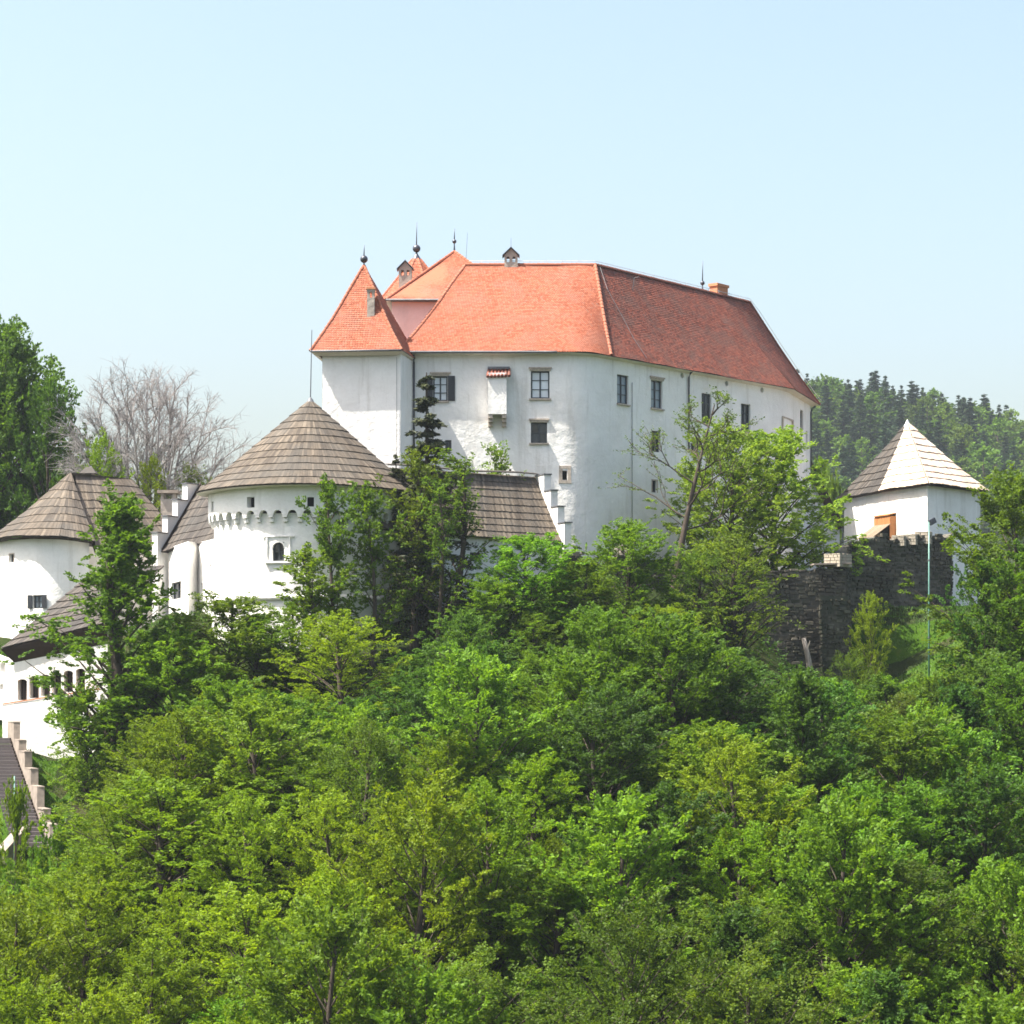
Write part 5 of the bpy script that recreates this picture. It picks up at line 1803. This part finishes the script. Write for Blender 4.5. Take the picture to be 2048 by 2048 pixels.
def gen_branching(seed, barkm, H=10.0, R=5.0, stems=5, depth=5, leafm=None, nleaf=4, leaf=0.12, spread=0.5, trunk_r=0.16, min_r=0.011, straight=False, kids=(2, 4)):
    """bare or barely budding tree of forking limbs and fine twigs"""
    rs = np.random.RandomState(seed); rr_ = random.Random(seed)
    tb = MB(); tips = []
    def grow(p, d, L, r, k):
        n = 3
        pts = [p]
        dd = d.copy()
        for i in range(n):
            dd = (dd + Vector((rr_.gauss(0, 0.10), rr_.gauss(0, 0.10), 0.05))).normalized()
            pts.append(pts[-1] + dd * L / n)
        tb.tube(pts, [max(min_r, r * (1 - 0.45 * i / n)) for i in range(n + 1)], 5 if k > 3 else 3, cap=False)
        if k <= 2:
            tips.append((pts[-1], dd)); tips.append((pts[1], dd))
        if k == 0:
            return
        m = rr_.randint(*kids)
        for j in range(m):
            t = rr_.uniform(0.35, 1.0) if j else 1.0
            q = pts[0].lerp(pts[-1], t) if t < 1 else pts[-1]
            a = rr_.uniform(0, 6.28)
            o_ = dd.orthogonal().normalized()
            o_ = Matrix.Rotation(a, 3, dd) @ o_
            nd = (dd + o_ * rr_.uniform(spread * 0.6, spread * 1.4) + Vector((0, 0, 0.10 if straight else 0.0)) + (Vector((q.x, q.y, max(0, q.z - H * 0.35))).normalized() * 0.35 if not straight else Vector((0, 0, 0)))).normalized()
            grow(q, nd, L * rr_.uniform(0.66, 0.9), r * 0.6, k - 1)
    if straight:
        tp = [Vector((0.9 * math.sin(1.1 * t) * t, 0.2 * math.sin(3 * t), H * t)) for t in [i / 8 for i in range(9)]]
        tb.tube(tp, [trunk_r * (1 - 0.88 * i / 8) for i in range(9)], 7, cap=False)
        TA = polyline(tp)
        for k in range(stems):
            u = 0.40 + 0.58 * (k + 0.5) / stems
            a = k * 2.4
            nd = Vector((math.cos(a), math.sin(a), 0.55)).normalized()
            grow(TA(u), nd, R * (1.15 - u) * 0.95, trunk_r * 0.32, depth)
    else:
        for s_ in range(stems):
            a = 2 * math.pi * s_ / stems + rr_.uniform(-0.3, 0.3)
            k = rr_.uniform(0.15, 0.85)
            grow(Vector((math.cos(a) * 0.5, math.sin(a) * 0.5, 0)), Vector((math.cos(a) * k, math.sin(a) * k, 1)).normalized(), H * rr_.uniform(0.2, 0.26), trunk_r, depth)
    out = {'trunk': tb.mesh('trunk', barkm, smooth=True), 'H': H, 'R': R}
    if leafm:
        P = np.array([tuple(p) for p, d in tips]); D = np.array([tuple(d) for p, d in tips])
        L = np.full(len(P), 0.35)
        out['crown'] = quads_mesh('crown', leaves(rs, P, D, L, L * 0.6, nleaf, leaf, 1.0), leafm)
    zs = [v.co.z for v in out['trunk'].vertices]; xs = [abs(v.co.x) for v in out['trunk'].vertices]
    out['H'] = max(zs); out['R'] = sorted(xs)[int(len(xs) * 0.97)]
    return out

def gen_dome_twigs(seed, barkm, H=20.0, R=6.6, limbs=20, sec=14, ter=11, tw=4):
    """leafless tree: stems fan out and end in a rounded crown of fine twigs"""
    rr_ = random.Random(seed)
    tb = MB()
    c = Vector((0, 0, H * 0.5))
    def curve(a, b, lift, n=4, wob=0.12):
        m = a.lerp(b, 0.5) + Vector((rr_.gauss(0, wob), rr_.gauss(0, wob), lift))
        return [a * (1 - q) ** 2 + m * 2 * q * (1 - q) + b * q * q for q in [i / n for i in range(n + 1)]]
    for k in range(limbs):
        az = k * 2.39996 + rr_.uniform(-0.3, 0.3)
        el = 0.15 + 1.35 * ((k + 0.5) / limbs)
        tip = c + Vector((math.cos(az) * math.cos(el) * R * 0.78, math.sin(az) * math.cos(el) * R * 0.78, math.sin(el) * H * 0.40))
        lp = curve(Vector((math.cos(az) * 0.6, math.sin(az) * 0.6, 0)), tip, 2.2, 7, 0.3)
        tb.tube(lp, [0.17 * (1 - 0.82 * i / 7) for i in range(8)], 6, cap=False)
        LA = polyline(lp)
        for j in range(sec):
            f = 0.38 + 0.62 * (j + rr_.random()) / sec
            p = LA(f)
            o_ = (p - c * 0.8).normalized()
            d = (o_ + Vector((rr_.gauss(0, 0.55), rr_.gauss(0, 0.55), rr_.gauss(0.1, 0.4)))).normalized()
            q = p + d * rr_.uniform(1.4, 2.9)
            sp = curve(p, q, 0.2)
            tb.tube(sp, [0.05, 0.04, 0.032, 0.024, 0.016], 4, cap=False)
            SA = polyline(sp)
            for m in range(ter):
                p2 = SA(0.25 + 0.75 * (m + rr_.random()) / ter)
                o2 = (p2 - c * 0.8).normalized()
                d2 = (d * 0.5 + o2 * 0.5 + Vector((rr_.gauss(0, 0.5), rr_.gauss(0, 0.5), rr_.gauss(0.05, 0.45)))).normalized()
                q2 = p2 + d2 * rr_.uniform(0.7, 1.5)
                tb.tube([p2, p2.lerp(q2, 0.5) + Vector((0, 0, 0.06)), q2], [0.018, 0.014, 0.009], 3, cap=False)
                for w_ in range(tw):
                    p3 = p2.lerp(q2, rr_.uniform(0.3, 1))
                    q3 = p3 + (d2 * 0.7 + Vector((rr_.gauss(0, 0.5), rr_.gauss(0, 0.5), rr_.gauss(0, 0.5)))).normalized() * rr_.uniform(0.4, 0.9)
                    tb.tube([p3, q3], [0.011, 0.007], 3, cap=False)
    return {'trunk': tb.mesh('trunk', barkm, smooth=True), 'H': H, 'R': R}

PRO = {
    'lime': [gen_tree(11, M['leaf_lime'], M['bark'], kind='round', nleaf=46, leaf=0.116),
             gen_tree(12, M['leaf_lime'], M['bark'], kind='dome', nleaf=46, leaf=0.108),
             gen_tree(13, M['leaf_lime'], M['bark'], kind='vase', nleaf=46, leaf=0.116)],
    'mid': [gen_tree(21, M['leaf_mid'], M['bark'], kind='round', nleaf=46, leaf=0.155, spray=0.85, lumps=0.5),
            gen_tree(22, M['leaf_mid'], M['bark'], kind='vase', nleaf=46, leaf=0.147, spray=0.8, lumps=0.5),
            gen_tree(23, M['leaf_mid'], M['bark'], kind='dome', nleaf=46, leaf=0.139, spray=0.8, lumps=0.55)],
    'deep': [gen_tree(31, M['leaf_deep'], M['bark'], kind='round', nleaf=46, leaf=0.139, spray=0.7, lumps=0.4),
             gen_tree(32, M['leaf_deep'], M['bark'], kind='tall', nleaf=46, leaf=0.139, spray=0.75, lumps=0.5, hb=0.1)],
    'olive': [gen_tree(41, M['leaf_olive'], M['bark'], kind='round', nleaf=46, leaf=0.108, spray=0.8, lumps=0.5),
              gen_tree(42, M['leaf_olive'], M['bark'], kind='vase', nleaf=46, leaf=0.108, spray=0.85)],
    'pale': [gen_tree(51, M['leaf_pale'], M['bark'], kind='dome', nleaf=58, leaf=0.132, spray=0.85, lumps=0.4),
             gen_tree(52, M['leaf_pale'], M['bark'], kind='vase', nleaf=58, leaf=0.132, spray=0.85)],
    'tall': [gen_tree(61, M['leaf_mid'], M['bark'], H=16, R=4.2, kind='tall', nl=70, ns=14, nleaf=34, leaf=0.21, spray=0.95, lumps=0.6, trunk_r=0.3, hb=0.1, lean=0.7)],
    'slender': [gen_tree(71, M['leaf_mid'], M['bark'], H=10, R=1.9, kind='column', nl=34, ns=9, nleaf=26, leaf=0.17, spray=0.7, lumps=0.6, trunk_r=0.12, hb=0.28, in0=0.3, lean=0.5)],
    'olivecol': [gen_tree(81, M['leaf_olive'], M['bark'], H=12, R=1.9, kind='column', nl=34, ns=9, nleaf=26, leaf=0.15, spray=0.75, lumps=0.6, trunk_r=0.17, hb=0.30, in0=0.25, lean=0.5, droop=0.7, ivy=60),
                 gen_tree(82, M['leaf_olive'], M['bark'], H=12, R=1.7, kind='column', nl=26, ns=8, nleaf=22, leaf=0.15, spray=0.75, lumps=0.7, trunk_r=0.15, hb=0.42, in0=0.3, lean=0.6, droop=0.7, ivy=40)],
    'ivyolive': [gen_tree(85, M['leaf_olive'], M['bark'], H=12, R=3.6, kind='dome', nl=50, ns=12, nleaf=26, leaf=0.15, spray=0.9, lumps=0.6, trunk_r=0.24, hb=0.35, in0=0.35, ivy=150)],
    'big': [gen_tree(91, M['leaf_deep'], M['bark'], H=20, R=6.5, kind='dome', nl=150, ns=20, nleaf=30, leaf=0.27, spray=1.5, lumps=0.22, trunk_r=0.4, hb=0.1)],
    'shrub': [gen_tree(95, M['leaf_mid'], M['bark'], H=3, R=1.8, kind='dome', nl=22, ns=9, nleaf=30, leaf=0.15, spray=0.6, trunk_r=0.05, hb=0.08, stems=3),
              gen_tree(96, M['leaf_lime'], M['bark'], H=3, R=1.8, kind='dome', nl=22, ns=9, nleaf=30, leaf=0.14, spray=0.6, trunk_r=0.05, hb=0.08, stems=3)],
    'upright': [gen_tree(97, M['leaf_pale'], M['bark'], H=6, R=1.6, kind='vase', nl=26, ns=8, nleaf=16, leaf=0.15, spray=0.7, rise=1.5, trunk_r=0.05, hb=0.15, stems=3, in0=0.3)],
    'spruce': [gen_spruce(101, M['needle_dark'], M['bark'], gap=0.34, tiers=24, per=7, nleaf=22, leaf=0.3, droop=1.2)],
    'bare': [gen_dome_twigs(111, M['bark_grey'])],
    'budding': [gen_branching(121, M['bark'], 13, 3.0, stems=11, depth=3, leafm=M['leaf_olive'], nleaf=7, leaf=0.11, spread=0.6, trunk_r=0.20, min_r=0.014, straight=True, kids=(2, 3))],
    'far_spruce': [gen_spruce(131 + k, M['needle_far'], M['bark'], H=14, R=2.6, tiers=18, per=7, ns=3, nleaf=9, leaf=0.6, droop=0.45) for k in range(3)],
    'far_leaf': [gen_tree(141 + k, M['leaf_far'], M['bark'], H=12, R=3.6, kind=kd, nl=34, ns=7, nleaf=9, leaf=0.55, spray=1.1, lumps=0.5) for k, kd in enumerate(('round', 'dome', 'vase'))],
}

# ------------------------------------------------------------------ trees: planting
NAMES = {'spruce': 'spruce_tree', 'far_spruce': 'spruce_tree', 'bare': 'bare_tree', 'budding': 'thin_tree', 'shrub': 'leafy_shrub', 'upright': 'leafy_shrub'}
def plant(kind, k, base, H, R, rot, label, group, tilt=(0, 0)):
    pr = PRO[kind][k % len(PRO[kind])]
    nm = NAMES.get(kind, 'broadleaf_tree')
    root = thing(nm, label, 'shrub' if 'shrub' in nm else 'tree', base, group)
    root.rotation_euler = (tilt[0], tilt[1], rot)
    root.scale = (R / pr['R'], R / pr['R'], H / pr['H'])
    for key in ('trunk', 'crown', 'ivy'):
        if key in pr:
            o = bpy.data.objects.new(key, pr[key])
            COL.objects.link(o)
            o.parent = root
    return root

HAND = [  # kind, variant, column of the foot, row of the top, depth, crown width, label
    ('tall', 0, 250, 1003, 136, 425, 'tall ragged tree with a narrow top in front of the gallery and stepped gable'),
    ('mid', 2, 455, 1195, 138, 280, 'rounded bright green tree just under the round tower, left half'),
    ('mid', 0, 510, 1235, 137.5, 230, 'green tree leaning against the foot of the round tower, right of the rounded one'),
    ('mid', 0, 175, 1380, 134.5, 150, 'low leafy tree in front of the right end of the gallery base wall'),
    ('mid', 0, 345, 1270, 135, 260, 'round green tree filling the gap between the tall ragged tree and round tower'),
    ('lime', 1, 685, 1232, 134, 300, 'broad fine leaved yellow green tree below the right half of the round tower'),
    ('lime', 0, 580, 1205, 139.5, 170, 'small yellow green tree touching the foot of the round tower'),
    ('slender', 0, 668, 958, 141, 150, 'slender leafy tree rising in front of the round tower parapet'),
    ('slender', 0, 745, 975, 142, 165, 'slender leafy tree between the round tower and the olive column trees'),
    ('slender', 0, 625, 1095, 139.5, 190, 'short slender tree, light green, in front of the round tower wall'),
    ('olivecol', 0, 828, 895, 144, 170, 'shaggy olive green column tree below the dark spruce'),
    ('olivecol', 1, 905, 905, 145, 180, 'thin trunked olive tree in front of the brown shingle roof of the range'),
    ('olivecol', 1, 872, 960, 142.5, 120, 'ivy grown trunk between the two olive column trees'),
    ('spruce', 0, 853, 745, 147, 235, 'dark ragged spruce standing before the shuttered palace window'),
    ('spruce', 0, 792, 905, 148, 110, 'lower dark spruce at the edge of the cone roof'),
    ('mid', 1, 1058, 1075, 144, 270, 'bushy green tree in front of the range wall near its stepped gable'),
    ('mid', 2, 985, 1160, 142, 210, 'smaller green tree left of the bushy one, before the range wall'),
    ('mid', 0, 1255, 1050, 147, 230, 'leafy green tree with lobed top before the foot of the palace corner'),
    ('mid', 1, 1165, 1125, 144, 210, 'green tree in front of the dark battlement beside the range'),
    ('deep', 0, 860, 1300, 138, 230, 'dark green tree under the olive column trees'),
    ('deep', 0, 1010, 1290, 137, 300, 'full tree with shade painted into its leaves, below the bushy tree of the range'),  # darker kind chosen to paint the shade band
    ('deep', 0, 1165, 1320, 138, 270, 'dark green tree below the leafy lobed tree'),
    ('lime', 1, 1340, 1215, 141, 220, 'yellow green tree at the foot of the thin budding tree'),
    ('pale', 0, 1550, 868, 163, 325, 'wide light green tree hiding the lower shaded palace wall'),
    ('pale', 1, 1455, 862, 161, 290, 'airy light green tree behind the thin budding tree'),
    ('ivyolive', 0, 1470, 1065, 147, 250, 'olive tree with a dark ivy trunk in front of the lower wall'),
    ('olive', 0, 1400, 1110, 147, 200, 'loose olive tree around the foot of the thin budding tree'),
    ('deep', 0, 1440, 1380, 137, 260, 'dark green tree below the ivy trunk'),
    ('upright', 0, 975, 888, 157.8, 120, 'pale green shrub showing above the ridge of the range'),
    ('mid', 2, 2035, 955, 147, 340, 'large green tree covering the right tower wall'),
    ('deep', 0, 1965, 1120, 145, 170, 'darker green tree right of the lamp pole'),
    ('mid', 0, 2075, 1100, 142, 300, 'green tree cut by the frame below the right tower'),
    ('lime', 2, 1742, 1193, 153, 95, 'small sapling on the shaded grass below the rubble wall'),
    ('olive', 1, 1700, 1310, 147, 120, 'low thin olive sapling at the edge of the sunlit grass'),
    ('big', 0, 0, 665, 186, 340, 'huge green tree at left edge, rising above the shingled house'),
    ('big', 0, -100, 740, 190, 330, 'huge green tree mostly cut by the frame, behind the other'),
    ('deep', 0, 100, 770, 181, 170, 'lower shoulder tree, dark green, against the huge tree'),
    ('bare', 0, 288, 735, 182, 430, 'bare grey tree with many stems behind the shingled house'),
    ('lime', 0, 205, 880, 178, 150, 'yellow green bushy tree behind the hipped chimney cap'),
    ('lime', 2, 300, 925, 179, 130, 'yellow green bushy tree at the foot of the bare tree'),
    ('olive', 0, 385, 940, 179, 130, 'olive bushy tree behind the flat capped chimney and stepped gable'),
    ('far_leaf', 1, 1668, 962, 230, 80, 'green tree seen between the lean-to and the right tower'),
    ('far_leaf', 0, 1640, 930, 260, 90, 'green tree beyond the lean-to verge'),
    ('shrub', 0, 85, 1668, 121, 140, 'dark green shrub beside the lower end of the stone steps'),
    ('shrub', 1, 20, 1590, 124, 100, 'thin pale shrub growing in front of the steps and pole'),
    ('deep', 1, -30, 1860, 108, 190, 'dark conical tree cut by the left edge near the bottom'),
    ('lime', 0, 330, 1560, 117, 500, 'wide yellow green tree, biggest of the lower left wood'),
    ('lime', 1, 610, 1530, 120, 430, 'second wide yellow green tree of the lower wood, below the round tower'),
    ('lime', 2, 170, 1770, 107, 430, 'wide yellow green tree near the bottom left corner'),
    ('lime', 0, 500, 1790, 106, 430, 'broad yellow green tree at the bottom, below the wide ones'),
    ('lime', 1, 800, 1700, 111, 380, 'broad yellow green tree at the bottom, left of the blue green ones'),
    ('mid', 0, 1070, 1500, 123, 380, 'wide mid green tree in the middle of the wood, left of centre'),
    ('mid', 2, 1100, 1740, 109, 400, 'wide mid green tree at the bottom, around the pale forked stem'),
    ('mid', 0, 1330, 1500, 124, 300, 'mid green tree with lobed top in the middle of the wood'),
    ('mid', 1, 1570, 1580, 117, 400, 'wide bright green tree in the middle of the right wood'),
    ('mid', 2, 1800, 1440, 125, 400, 'wide mid green tree below the lamp pole'),
    ('deep', 0, 1980, 1540, 119, 360, 'wide dark green tree at the right edge, middle'),
    ('olive', 0, 1800, 1730, 108, 420, 'wide olive green tree low in the right wood'),
    ('olive', 1, 1480, 1800, 105, 400, 'wide olive green tree at the bottom right of centre'),
    ('mid', 1, 2020, 1740, 107, 360, 'wide mid green tree in the bottom right corner'),
]
taken = []
for kind, k, px, py, d, w, label in HAND:
    x = (px - CX) / F * d
    z = hill(x, d) - 0.15
    H = (HY - py) / F * d - z
    R = w / F * d / 2
    taken.append((x, d, R))
    plant(kind, k, (x, d, z), H, R, rnd(0, 6.28) if kind not in ('bare', 'slender') else rnd(-0.6, 0.6), label, 'trees standing round the castle and on its slope')
# the thin budding tree with a leaning trunk, and its ivy foot
x, d = (1340 - CX) / F * 150, 150.0
z = hill(x, d) - 0.15
plant('budding', 0, (x, d, z), (HY - 778) / F * d - z, 4.2, 0.15, 'tall thin budding tree leaning across the shaded palace wall', 'trees standing round the castle and on its slope', (0, 0.12))
# pale broken trunk below the lower wall
b0 = U(1622, 1352, 149); t0_ = U(1607, 1276, 149)
root = thing('broken_trunk', 'pale broken tree trunk standing below the lower wall', 'tree trunk', b0)
mb = MB()
mb.tube([b0 - Vector((0, 0, 1.0)), b0, b0.lerp(t0_, 0.5) + Vector((0.05, 0, 0)), t0_], [0.24, 0.21, 0.17, 0.13], 8)
part(mb, 'trunk', M['bark_pale'], root, smooth=True)
mb = MB(); mb.tube([b0.lerp(t0_, 0.6), b0.lerp(t0_, 0.8) + Vector((0.3, -0.1, 0.3))], [0.06, 0.025], 5)
part(mb, 'stub', M['bark_pale'], root)
# pale forked dead tree low in the wood
b0 = U(1206, 2020, 107); t0_ = U(1213, 1880, 107)
root = thing('dead_tree', 'pale dead forked stem between the trees at bottom centre right', 'tree', b0)
mb = MB()
mb.tube([b0 - Vector((0, 0, 1.5)), b0, b0.lerp(t0_, 0.6), t0_], [0.075, 0.06, 0.05, 0.035], 7)
part(mb, 'trunk', M['bark_pale'], root, smooth=True)
for dx, dz in ((0.35, 0.9), (-0.25, 1.0)):
    mb = MB(); mb.tube([t0_, t0_ + Vector((dx * 0.6, 0, dz * 0.5)), t0_ + Vector((dx, 0.1, dz))], [0.032, 0.022, 0.01], 5)
    part(mb, 'limb', M['bark_pale'], root)

# ------------------------------------------------------------------ the wood that clothes the slope
YL = [(-200, 1800), (0, 1790), (60, 1740), (110, 1690), (140, 1600), (180, 1500), (260, 1440), (340, 1390), (430, 1340), (560, 1350), (640, 1400), (760, 1370), (800, 1250), (900, 1220),
      (1100, 1230), (1300, 1210), (1420, 1240), (1500, 1290), (1600, 1350), (1640, 1372), (1700, 1345), (1760, 1350), (1860, 1362), (1900, 1330), (1960, 1250), (2300, 1230)]
def ylim(px):
    for (a, u), (b, v) in zip(YL, YL[1:]):
        if px <= b:
            return u + (v - u) * max(0, (px - a) / (b - a))
    return YL[-1][1]
ADJ = {'lime': 'yellow green', 'mid': 'mid green', 'deep': 'dark green', 'olive': 'olive green', 'pale': 'pale green'}
def where(px):
    return ('below the stone steps' if px < 170 else 'below the shingled house' if px < 400 else 'below the round tower' if px < 800 else
            'below the shingled range' if px < 1120 else 'below the palace corner' if px < 1400 else 'below the shaded palace end' if px < 1680 else
            'below the lamp pole' if px < 1890 else 'at the right edge')
def level(py):
    return ('top of the wood' if py < 1420 else 'upper wood' if py < 1560 else 'middle of the wood' if py < 1700 else 'lower wood' if py < 1850 else 'bottom of the picture')
rg = random.Random(21)
cand = []
tries = 0
while tries < 9000 and len(cand) < 190:
    tries += 1
    d = 96 + 52 * rg.random() ** 1.1
    px = rg.uniform(-120, 2170)
    x = (px - CX) / F * d
    if any((x - a) ** 2 + (d - b) ** 2 < (3.9 if d < 118 else 3.4) ** 2 for a, b, *_ in cand) or any((x - a) ** 2 + (d - b) ** 2 < max(1.6, r_ * 0.62) ** 2 for a, b, r_ in taken):
        continue
    # keep the stair free
    t = (d - STAIR_A.y) / (STAIR_B.y - STAIR_A.y)
    if -0.3 < t < 1.15 and abs(x - (STAIR_A.x + (STAIR_B.x - STAIR_A.x) * t)) < 3.0:
        continue
    z = hill(x, d) - 0.15
    R = rg.uniform(2.6, 4.6)
    Hm = rg.uniform(2.1, 3.0) * R
    lim = min(ylim(px + q * R * 0.6 / d * F) if abs(q) < 2 else 0 for q in (-1, 0, 1)) if False else max(ylim(px - R * 0.55 / d * F), ylim(px), ylim(px + R * 0.55 / d * F))
    Hc = (HY - lim) / F * d - z
    H = min(Hm, Hc)
    if H < 2.4:
        continue
    if H < Hm:
        R = max(1.6, min(R, H / 1.9))
    top = HY - (z + H) / d * F
    if top > 2040:
        continue
    f = px / 2048
    low = (top - 1400) / 600
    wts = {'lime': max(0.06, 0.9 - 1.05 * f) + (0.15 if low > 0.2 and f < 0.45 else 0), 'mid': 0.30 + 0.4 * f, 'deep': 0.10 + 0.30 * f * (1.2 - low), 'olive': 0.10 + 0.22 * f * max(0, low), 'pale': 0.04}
    if 1180 < top < 1470 and 680 < px < 1720:  # more dark leaves here put the shade under the castle into colour
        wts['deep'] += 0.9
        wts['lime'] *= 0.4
    r = rg.random() * sum(wts.values())
    for kind in wts:
        r -= wts[kind]
        if r <= 0: break
    cand.append((x, d, z, H, R, kind, px, top))
cand.sort(key=lambda c: c[6])
seen = {}
for c in cand:
    key = (ADJ[c[5]], level(c[7]), where(c[6]))
    seen.setdefault(key, []).append(c)
ORD = ['leftmost', 'second', 'third', 'fourth', 'fifth', 'sixth', 'seventh', 'eighth', 'ninth', 'tenth']
for (adj, lev, wh), lst in seen.items():
    for i, (x, d, z, H, R, kind, px, top) in enumerate(lst):
        o_ = '' if len(lst) == 1 else ORD[0] + ' ' if i == 0 else ORD[min(i, 9)] + ' '
        lab = '%s%s tree%s, %s, %s' % (o_, adj, ' from left' if i else '', lev, wh)
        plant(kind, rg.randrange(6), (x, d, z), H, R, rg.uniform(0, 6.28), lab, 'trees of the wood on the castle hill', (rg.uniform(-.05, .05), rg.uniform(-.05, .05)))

# ------------------------------------------------------------------ wood on the far hill
far = []
tries = 0
while tries < 6000 and len(far) < 250:
    tries += 1
    d = rg.uniform(430, 850)
    px = rg.uniform(1540, 2100)
    x = (px - CX) / F * d
    sp = 5.2 + 2.2 * (850 - d) / 420
    if any((x - a) ** 2 + (d - b) ** 2 < sp ** 2 for a, b, *_ in far):
        continue
    z = hill(x, d) - 0.3
    py = HY - (z + 13) / d * F
    if py > 1010: continue
    spr = rg.random() < (0.68 if px < 1880 else 0.42)
    far.append((x, d, z, spr, px, py))
for d0 in (790, 812, 826):      # the trees along the crest
    px = 1545 + rg.uniform(0, 12)
    while px < 2100:
        d = d0 + rg.uniform(-8, 8)
        x = (px - CX) / F * d
        z = hill(x, d) - 0.3
        far.append((x, d, z, rg.random() < 0.62, px, HY - (z + 13) / d * F))
        px += rg.uniform(16, 38)
far.sort(key=lambda c: c[4])
for i, (x, d, z, spr, px, py) in enumerate(far):
    crest = d > 780
    at_ = 'between palace and right tower' if px < 1700 else 'above the right tower roof' if px < 1860 else 'right of the right tower'
    if spr:
        kind, H = 'far_spruce', rg.uniform(12, 20)
        lab = 'hazy dark spruce on the far crest, ' + at_ if crest else 'hazy dark spruce in the far hillside wood, ' + at_
    else:
        kind, H = 'far_leaf', rg.uniform(11, 17)
        lab = 'hazy light green tree on the far crest, ' + at_ if crest else 'hazy light green tree in the far hillside wood, ' + at_
    plant(kind, rg.randrange(3), (x, d, z), H, H * (0.27 if spr else 0.40) * rg.uniform(0.85, 1.2), rg.uniform(0, 6.28), lab, 'trees on the far wooded hill')

# ------------------------------------------------------------------ undergrowth and grass
rs = np.random.RandomState(5)
def ground_pts(n, x0, x1, y0, y1, ok):
    out = []
    while len(out) < n:
        x, y = rs.uniform(x0, x1), rs.uniform(y0, y1)
        if ok(x, y):
            out.append((x, y, hill(x, y)))
    return np.array(out)
def in_view(x, y): return abs(x) < 0.235 * y + 1
def on_stair(x, y):
    t = (y - STAIR_A.y) / (STAIR_B.y - STAIR_A.y)
    return -0.3 < t < 1.1 and abs(x - (STAIR_A.x + (STAIR_B.x - STAIR_A.x) * t)) < 1.3
def is_lawn(x, y):
    px = CX + x / y * F
    return (px < 260 and 126 < y < 150) or (1640 < px < 1960 and 143 < y < 170)
P = ground_pts(2600, -36, 36, 94, 156, lambda x, y: in_view(x, y) and not is_lawn(x, y) and not on_stair(x, y))
P[:, 2] += rs.uniform(0, 0.35, len(P))
a = rs.uniform(0, 6.28, len(P))
D = unit(np.stack([np.cos(a), np.sin(a), rs.uniform(0.5, 1.4, len(P))], 1))
L = rs.uniform(0.5, 1.3, len(P))
V = leaves(rs, P, D, L, L * 0.55, 26, 0.20, 1.0)
o = bpy.data.objects.new('undergrowth', quads_mesh('undergrowth', V, M['leaf_deep']))
o['kind'] = 'stuff'; o['label'] = 'low leafy undergrowth between the trees'
COL.objects.link(o)
P = ground_pts(34000, -36, 36, 120, 172, lambda x, y: is_lawn(x, y) and not on_stair(x, y))
n = len(P)
a = rs.uniform(0, 6.28, n)
h = rs.uniform(0.08, 0.22, n)[:, None]
sd = np.stack([np.cos(a), np.sin(a), np.zeros(n)], 1) * rs.uniform(0.02, 0.05, n)[:, None]
tip = P + np.stack([rs.normal(0, 0.35, n), rs.normal(0, 0.35, n), np.ones(n)], 1) * h
V = np.stack([P - sd, P + sd, tip + sd * 0.3, tip - sd * 0.3], 1).reshape(-1, 3)
o = bpy.data.objects.new('grass', quads_mesh('grass', V, M['grass']))
o['kind'] = 'stuff'; o['label'] = 'rough grass on the slope beside steps and rubble wall'
COL.objects.link(o)

# ------------------------------------------------------------------ summer haze in the air
zlo = min(v.z for v in g.v) - 1.0
zhi = max(max(v.z for v in g.v) + 19.0, 40.0)
hz = MB()
hz.abox(-2520, 2520, -320, 4020, zlo, zhi)
o = part(hz, 'haze', [], None, kind='stuff')
m = bpy.data.materials.new('haze_air')
m.use_nodes = True
n = m.node_tree
n.nodes.remove(n.nodes["Principled BSDF"])
pv = N(n, "ShaderNodeVolumePrincipled")
pv.inputs["Color"].default_value = (0.80, 0.90, 1.0, 1)
pv.inputs["Density"].default_value = HAZE
pv.inputs["Anisotropy"].default_value = 0.25
n.links.new(pv.outputs[0], n.nodes["Material Output"].inputs["Volume"])
o.data.materials.append(m)
o['label'] = 'thin summer haze over the whole valley'
